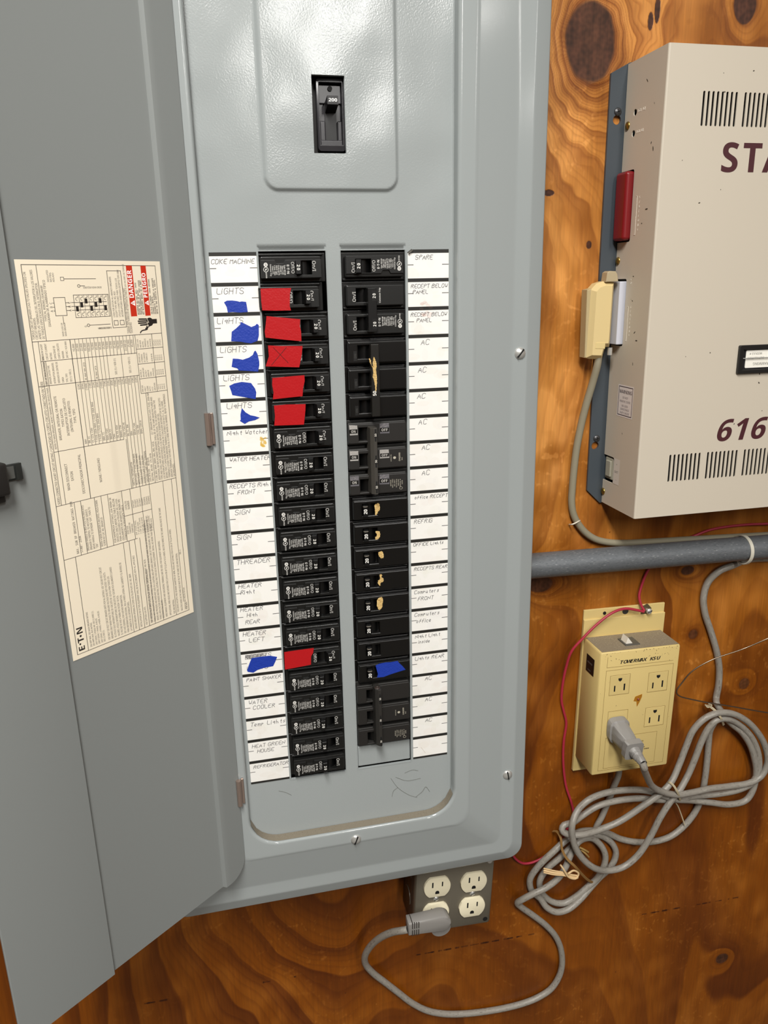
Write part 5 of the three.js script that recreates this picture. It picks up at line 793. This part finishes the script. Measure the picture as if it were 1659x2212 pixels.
// cord from the front plug of the surge box through the big coil and up to the conduit
{
  const t = thing('power_cord', 'grey cord plugged into the cream surge box, its large coil hanging right of the box', 'power cord', [.5832,.8787,0]);
  const ax = (f) => [0.4540 + 0.0085 * f, 1.0325 - 0.0190 * f, 0.0515 + 0.045 * f], secs = [[0, 0.0130, 0.0150, 4], [0.14, 0.0134, 0.0155, 4], [0.17, 0.0118, 0.0140, 3.4], [0.42, 0.0108, 0.0118, 3.2], [0.60, 0.0094, 0.0094, 4], [0.605, 0.0118, 0.0118, 6], [0.75, 0.0118, 0.0118, 6], [0.755, 0.0072, 0.0072, 2.4], [0.84, 0.0068, 0.0068, 2], [0.85, 0.0062, 0.0062, 2], [0.88, 0.0062, 0.0062, 2], [0.89, 0.0066, 0.0066, 2], [0.95, 0.0060, 0.0060, 2], [0.96, 0.0054, 0.0054, 2], [1, 0.0056, 0.0056, 2], [1.12, 0.0046, 0.0046, 2]];
  const rings = secs.map(([f, a, b, p]) => { const c = ax(f), out = []; for (let i = 0; i < 40; i++) { const w = i / 40 * Math.PI * 2, C = Math.cos(w), S = Math.sin(w), k = Math.pow(Math.abs(C) ** p + Math.abs(S) ** p, -1 / p); out.push([c[0] + a * k * C, c[1] + b * k * S, c[2] + 0.25 * b * k * S * (f > 0.3 ? 0.6 : 0.0)]); } return out; });
  const plug = toCreasedNormals(ringLoft(rings), 0.6);
  part(t, 'plug', plug, plugMat, false, 'grey straight plug'); 
  const e = ax(1.05), Q = [[.4743,.9947,.085],[.4959,.9613,.062],[.5168,.9304,.044],[.5335,.9147,.0363],[.5631,.8984,.0302],[.5899,.8934,.0258],[.6234,.8909,.0213],[.6592,.8866,.0183],[.6902,.8866,.0183],[.7073,.8955,.0183],[.7137,.9154,.0183],[.7061,.9427,.0183],[.6885,.9695,.0198],[.6668,.9914,.0213],[.6414,1.0068,.0227],[.6188,1.0105,.0227],[.6015,1.0035,.0213],[.5879,.9875,.0198],[.5794,.9632,.0198],[.571,.9392,.0213],[.5571,.9178,.0272],[.5417,.9059,.0302],[.5149,.8881,.0292],[.4844,.8678,.0263],[.4571,.859,.0248],[.4265,.8601,.0292],[.4095,.8628,.0277],[.4008,.8689,.0255],[.4034,.8743,.0232],[.4168,.8767,.0232],[.4336,.8803,.0173],[.4543,.8907,.0173],[.478,.894,.0173],[.5143,.8921,.0173],[.5508,.8842,.0188],[.5738,.8801,.0183],[.6061,.8777,.0153],[.6422,.8745,.0153],[.6756,.8756,.0153],[.6955,.8835,.0153],[.703,.9021,.0153],[.7003,.9262,.0153],[.6866,.9556,.0153],[.6645,.9803,.0168],[.6398,.9967,.0198],[.6216,.9989,.0213],[.6116,.9879,.0198],[.6035,.9659,.0183],[.5963,.9405,.0183],[.587,.9176,.0198],[.5734,.9,.0243],[.5604,.8872,.0265],[.5461,.8624,.0263],[.5344,.8319,.0248],[.518,.8024,.0232],[.4973,.7872,.0225],[.4723,.7872,.0232],[.445,.8065,.0315],[.4243,.8315,.033],[.4131,.8582,.0338],[.4108,.884,.0338],[.4216,.8977,.0263],[.4375,.9095,.0248],[.4626,.9129,.0213],[.4945,.9109,.0198],[.5239,.9048,.0198],[.5445,.8959,.0213],[.569,.8836,.0213],[.5992,.8719,.0153],[.6313,.8618,.0145],[.6634,.8526,.0145],[.6893,.8546,.0145],[.6991,.8703,.0145],[.7006,.8993,.0145],[.6939,.9241,.0145],[.684,.9465,.0145],[.6671,.9697,.0145],[.65,.985,.0145],[.6349,1.0027,.0153],[.6236,1.0192,.0153]];
  const up = [[.6295,1.022,.005],[.6307,1.0408,.005],[.6288,1.0669,.005],[.6218,1.0932,.005],[.6094,1.1243,.005],[.5976,1.1524,.005],[.5935,1.1748,.005],[.5974,1.1954,.006],[.6098,1.2106,.01],[.6266,1.2163,.011],[.648,1.2211,.009]];
  part(t, 'cord', tube([e, [e[0] + 0.003, e[1] - 0.008, e[2] + 0.002], ...Q, ...up, [0.72, 1.2160, 0.0055], [1.0, 1.210, 0.0055]], CR, 900, 14), cordMat);
}
// cord from the lower outlet box, through the small coil
{
  const t = thing('power_cord', 'grey cord with a right-angle plug in the outlet box, looping below it', 'power cord', [.4102,.7175,0]);
  const A = [.2147,.8222,.086], B = [.172,.8232,.086], d = [B[0] - A[0], B[1] - A[1]], L = Math.hypot(...d), an = Math.atan2(d[1], d[0]);
  const s = new THREE.Shape(), h = 0.0112, k = 0.0088; s.moveTo(0, -h); s.absarc(0, 0, h, -Math.PI / 2, Math.PI / 2, false); s.lineTo(-L + 0.001, k); s.quadraticCurveTo(-L, k, -L, k - 0.001); s.lineTo(-L, -k + 0.001); s.quadraticCurveTo(-L, -k, -L + 0.001, -k); s.closePath();
  const g = new THREE.ExtrudeGeometry(s, { depth: 0.012, bevelEnabled: true, bevelSize: 0.0022, bevelOffset: -0.0022, bevelThickness: 0.0022, bevelSegments: 4, curveSegments: 20 }).translate(0, 0, -0.008).rotateZ(an + Math.PI).translate(A[0], A[1], 0.086);
  const neck = rod([0.2153, 0.8090, 0.0634], [0.2153, 0.8075, 0.084], 0.0126, 0.0122, 32);
  part(t, 'plug', merge([toCreasedNormals(g, 0.7), toCreasedNormals(neck, 0.7)]), plugMat, false, 'grey right-angle plug');
  const grooves = []; for (let i = 0; i < 4; i++) for (const q of [-1, 1]) grooves.push(box(-L + 0.0042 + i * 0.0026, -L + 0.0053 + i * 0.0026, q > 0 ? 0.0012 : -k - 0.0003, q > 0 ? k + 0.0003 : -0.0008, -0.0085, 0.0066, 0).rotateZ(an + Math.PI).translate(A[0], A[1], 0.086));
  part(t, 'grip_groove', merge(grooves), std(0x35302b, 0.7));
  const C1 = [[.1723,.8186,.086],[.1675,.8166,.084],[.1562,.8047,.072],[.1443,.7838,.056],[.1344,.7571,.04],[.1287,.7306,.028],[.1303,.7086,.02],[.1408,.6846,.014],[.1585,.659,.01],[.1764,.6345,.0075],[.1964,.6087,.006],[.2187,.5882,.0055],[.2435,.5749,.005],[.2727,.5668,.005],[.3044,.5621,.005],[.3365,.56,.005],[.3646,.5612,.005],[.3873,.566,.005],[.4066,.5765,.005],[.4179,.5943,.005],[.4224,.6158,.005],[.4194,.6457,.005],[.4095,.6724,.006],[.3925,.6981,.008],[.3718,.7218,.01],[.3516,.7435,.012],[.3456,.7529,.014]];
  const C2 = [[.3502,.7609,.018],[.3639,.7697,.021],[.3839,.7788,.023],[.4,.7903,.023],[.411,.8038,.021],[.4199,.8219,.018],[.4335,.8354,.013],[.452,.8346,.01],[.468,.8196,.01],[.4766,.7995,.01],[.4749,.7809,.01],[.4672,.7655,.01],[.452,.7523,.01],[.4354,.7399,.01],[.4191,.7316,.009],[.4022,.7359,.008],[.3855,.7534,.007],[.3807,.7754,.007],[.39,.7945,.008],[.408,.8103,.009],[.423,.8232,.009],[.4407,.8344,.006],[.4643,.8334,.005],[.4855,.818,.005],[.4952,.7997,.005],[.4938,.7836,.005],[.4846,.7713,.006],[.4721,.7638,.008],[.4575,.7511,.01],[.439,.7366,.014],[.4209,.7265,.016],[.4039,.7259,.016],[.3898,.7351,.014],[.3805,.7499,.011],[.3681,.7645,.009],[.3652,.784,.009],[.3759,.8062,.012],[.3954,.8271,.014],[.418,.8403,.01],[.4365,.8445,.006],[.4596,.8405,.004],[.4739,.8369,.005],[.4867,.829,.005],[.501,.8194,.005],[.5255,.8093,.005],[.5538,.8042,.005],[.5791,.8073,.005],[.5973,.8185,.005],[.6145,.8391,.005],[.6235,.8639,.005],[.626,.8953,.005],[.6261,.9267,.005],[.6253,.9527,.005],[.6256,.973,.005],[.6316,.9859,.005]];
  part(t, 'cord', tube([...C1, ...C2], CR, 760, 14), cordMat);
}
// cord out of the surge box's underside
{ const w = wire('power_cord', 'short grey cord hanging from the underside of the cream surge box', 'power cord', [[.4805,.949,.022],[.4823,.9347,.018],[.4819,.9115,.01],[.4764,.8806,.005],[.4694,.861,.005],[.4634,.8485,.005],[.4611,.8383,.005],[.4622,.828,.005]], 0.0042, cordMat, 60); void w; }
// ties on the coils
{
  const tieMat = std(0xbfb294, 0.6), band = (name, label, paths, r = 0.0009) => { const t = thing(name, label, 'cable tie', paths[0][0].map((v, i) => (i === 2 ? 0 : v))); for (const p of paths) part(t, 'band', tube(p, r, p.length * 8, 8), tieMat); return t; };
  band('cable_tie', 'pale tie with a loose tail at the waist of the big coil', [[[.5564,.9084,.018],[.5515,.9194,.03],[.5548,.9174,.034],[.5602,.9082,.036],[.5695,.8919,.03],[.5796,.874,.018]], [[.5571,.91,.019],[.552,.9208,.031],[.5558,.918,.0345],[.5612,.9088,.0365],[.5708,.8917,.03],[.5806,.8739,.018]], [[.5749,.8729,.016],[.5805,.8651,.014],[.5884,.8488,.012],[.596,.8296,.012]]]);
  band('cable_tie', 'pale tie with a knot at the top of the big coil', [[[.6095,1.018,.012],[.6129,1.0183,.016],[.6177,1.0142,.022],[.6238,1.0055,.0255],[.6394,.9848,.014]], [[.609,1.0166,.012],[.6126,1.0166,.016],[.6171,1.0128,.022],[.6229,1.0046,.0255],[.638,.984,.014]], [[.6077,1.0192,.012],[.6101,1.0162,.015],[.616,1.0187,.015],[.6123,1.0201,.013]]]);
  const t = thing('twist_tie', 'brown paper twist tie with frayed straw-coloured ends on the small coil', 'twist tie', [.432,.7764,0]), brown = std(0x8a6736, 0.7), straw = std(0xd8b98a, 0.75);
  part(t, 'band', merge([0, 1, 2].map((k) => tube([[.3967,.8529,.006],[.3997,.856,.012],[.4013,.8521,.02],[.4021,.837,.024],[.4078,.824,.028],[.417,.8139,.032],[.4319,.7924,.026],[.4467,.772,.018],[.4616,.7557,.01]].map(([x, y, z]) => [x + k * 0.0008, y + k * 0.0006, z]), 0.0008, 60, 6))), brown);
  part(t, 'frayed_end', merge([0, 1, 2, 3].map((k) => tube([[.3755,.8151,.028],[.3883,.8113,.031],[.4016,.8081,.033],[.4131,.8033,.034],[.4233,.7987,.033]].map(([x, y, z], i) => [x + 0.0006 * Math.sin(k * 2 + i), y - k * 0.0016 + 0.0006 * Math.cos(k * 3 + i), z + 0.0003 * k]), 0.0010, 40, 6)).concat([tube([[.3969,.8217,.034],[.401,.8147,.036],[.4087,.8012,.036],[.4201,.7958,.035],[.424,.8015,.034],[.4158,.8094,.035],[.4067,.8078,.037]], 0.0014, 60, 6)])), straw);
  part(t, 'loose_end', merge([tube([[.4357,.8227,.01],[.4422,.819,.012],[.4497,.8118,.01]], 0.0016, 20, 6), tube([[.4384,.8182,.01],[.445,.8118,.012],[.4509,.8035,.01]], 0.0014, 20, 6)]), std(0xa08046, 0.75));
}
wire('bent_wire', 'thin bare steel wire bent to a point beside the cream surge box', 'wire', [[.7263,1.1565,.06],[.6648,1.125,.045],[.6381,1.1089,.035],[.5989,1.095,.028],[.5751,1.0783,.022],[.5633,1.0619,.02],[.5567,1.0514,.02],[.5597,1.0448,.02],[.5874,1.0334,.021],[.6353,1.0189,.022],[.7005,.9983,.022],[.7894,.9737,.022]], 0.0009, std(0x8c7d6c, 0.3, 0.9), 160);
// ---------------------------------------------------------------- outlet box under the panel
{
  const cx = 0.2398, cy = 0.8297, t = thing('outlet_box', 'grey steel box with four cream outlets mounted directly below the breaker panel', 'outlet box', [cx, cy, 0]); t.rotation.z = -0.05;
  const m = std(0x736d60, 0.4, 0.25), w = 0.0515, own = (n, g, mat, l, par = t) => part(par, n, g, mat, true, l), cream2 = std(0xefe6c8, 0.4);
  own('box', toCreasedNormals(box(-w + 0.0005, w - 0.0005, -w + 0.0005, w - 0.0005, 0.0005, 0.050, 0.004, 3), 0.7), std(0x4a443c, 0.42, 0.4));
  own('cover_plate', toCreasedNormals(box(-w, w, -w, w, 0.0475, 0.060, 0.0045, 4), 0.7), m);
  for (const dy of [-0.02, 0.02]) own('knockout_ring', new THREE.TorusGeometry(0.0125, 0.0006, 6, 30, 2.6).rotateY(Math.PI / 2).rotateX(0.8).translate(-w + 0.0004, dy, 0.026), std(0x8a857a, 0.4, 0.5));
  for (const [i, [x, y]] of [[-0.0239, 0.0195], [0.0240, 0.0192], [0.0240, -0.0190], [-0.0239, -0.0193]].entries()) {
    const s = new THREE.Shape(), r = 0.0172, c = 0.0141, a = Math.asin(c / r); s.absarc(0, 0, r, -a, a, false); s.absarc(0, 0, r, Math.PI - a, Math.PI + a, false); s.closePath();
    const q = own('outlet', toCreasedNormals(shapeSolid(s, 0.055, 0.0632, 0.0007, 16).translate(x, y, 0), 0.7), cream2, 'cream outlet face');
    const S = (n, g) => part(q, n, g.translate(x, y, 0), darkHole, true);
    S('slot', box(-0.0073, -0.0055, 0.0005, 0.0082, 0.061, 0.06335)); S('slot', box(0.0054, 0.0070, 0.0012, 0.0078, 0.061, 0.06335));
    const gh = new THREE.Shape(); gh.absarc(0, 0, 0.0026, 0, Math.PI, false); gh.lineTo(-0.0026, -0.0020); gh.lineTo(0.0026, -0.0020); gh.closePath(); S('ground_hole', shapeSolid(gh, 0.061, 0.06335).translate(0, -0.0073, 0));
    void i;
  }
  for (const x of [-0.0239, 0.0240]) { const [h, sl] = screwHead(x, 0, 0.0600, 0.0034, 0.5); const o = own('plate_screw', h, steel); own('slot', sl, darkHole, undefined, o); }
  { const [h] = screwHead(0.0445, 0.0455, 0.0600, 0.0034, 0.2); own('plate_screw', h, steel); } own('screw_hole', rod([0.0440, -0.0432, 0.0590], [0.0440, -0.0432, 0.0602], 0.0031), darkHole);
}
renderer.render(scene, camera);
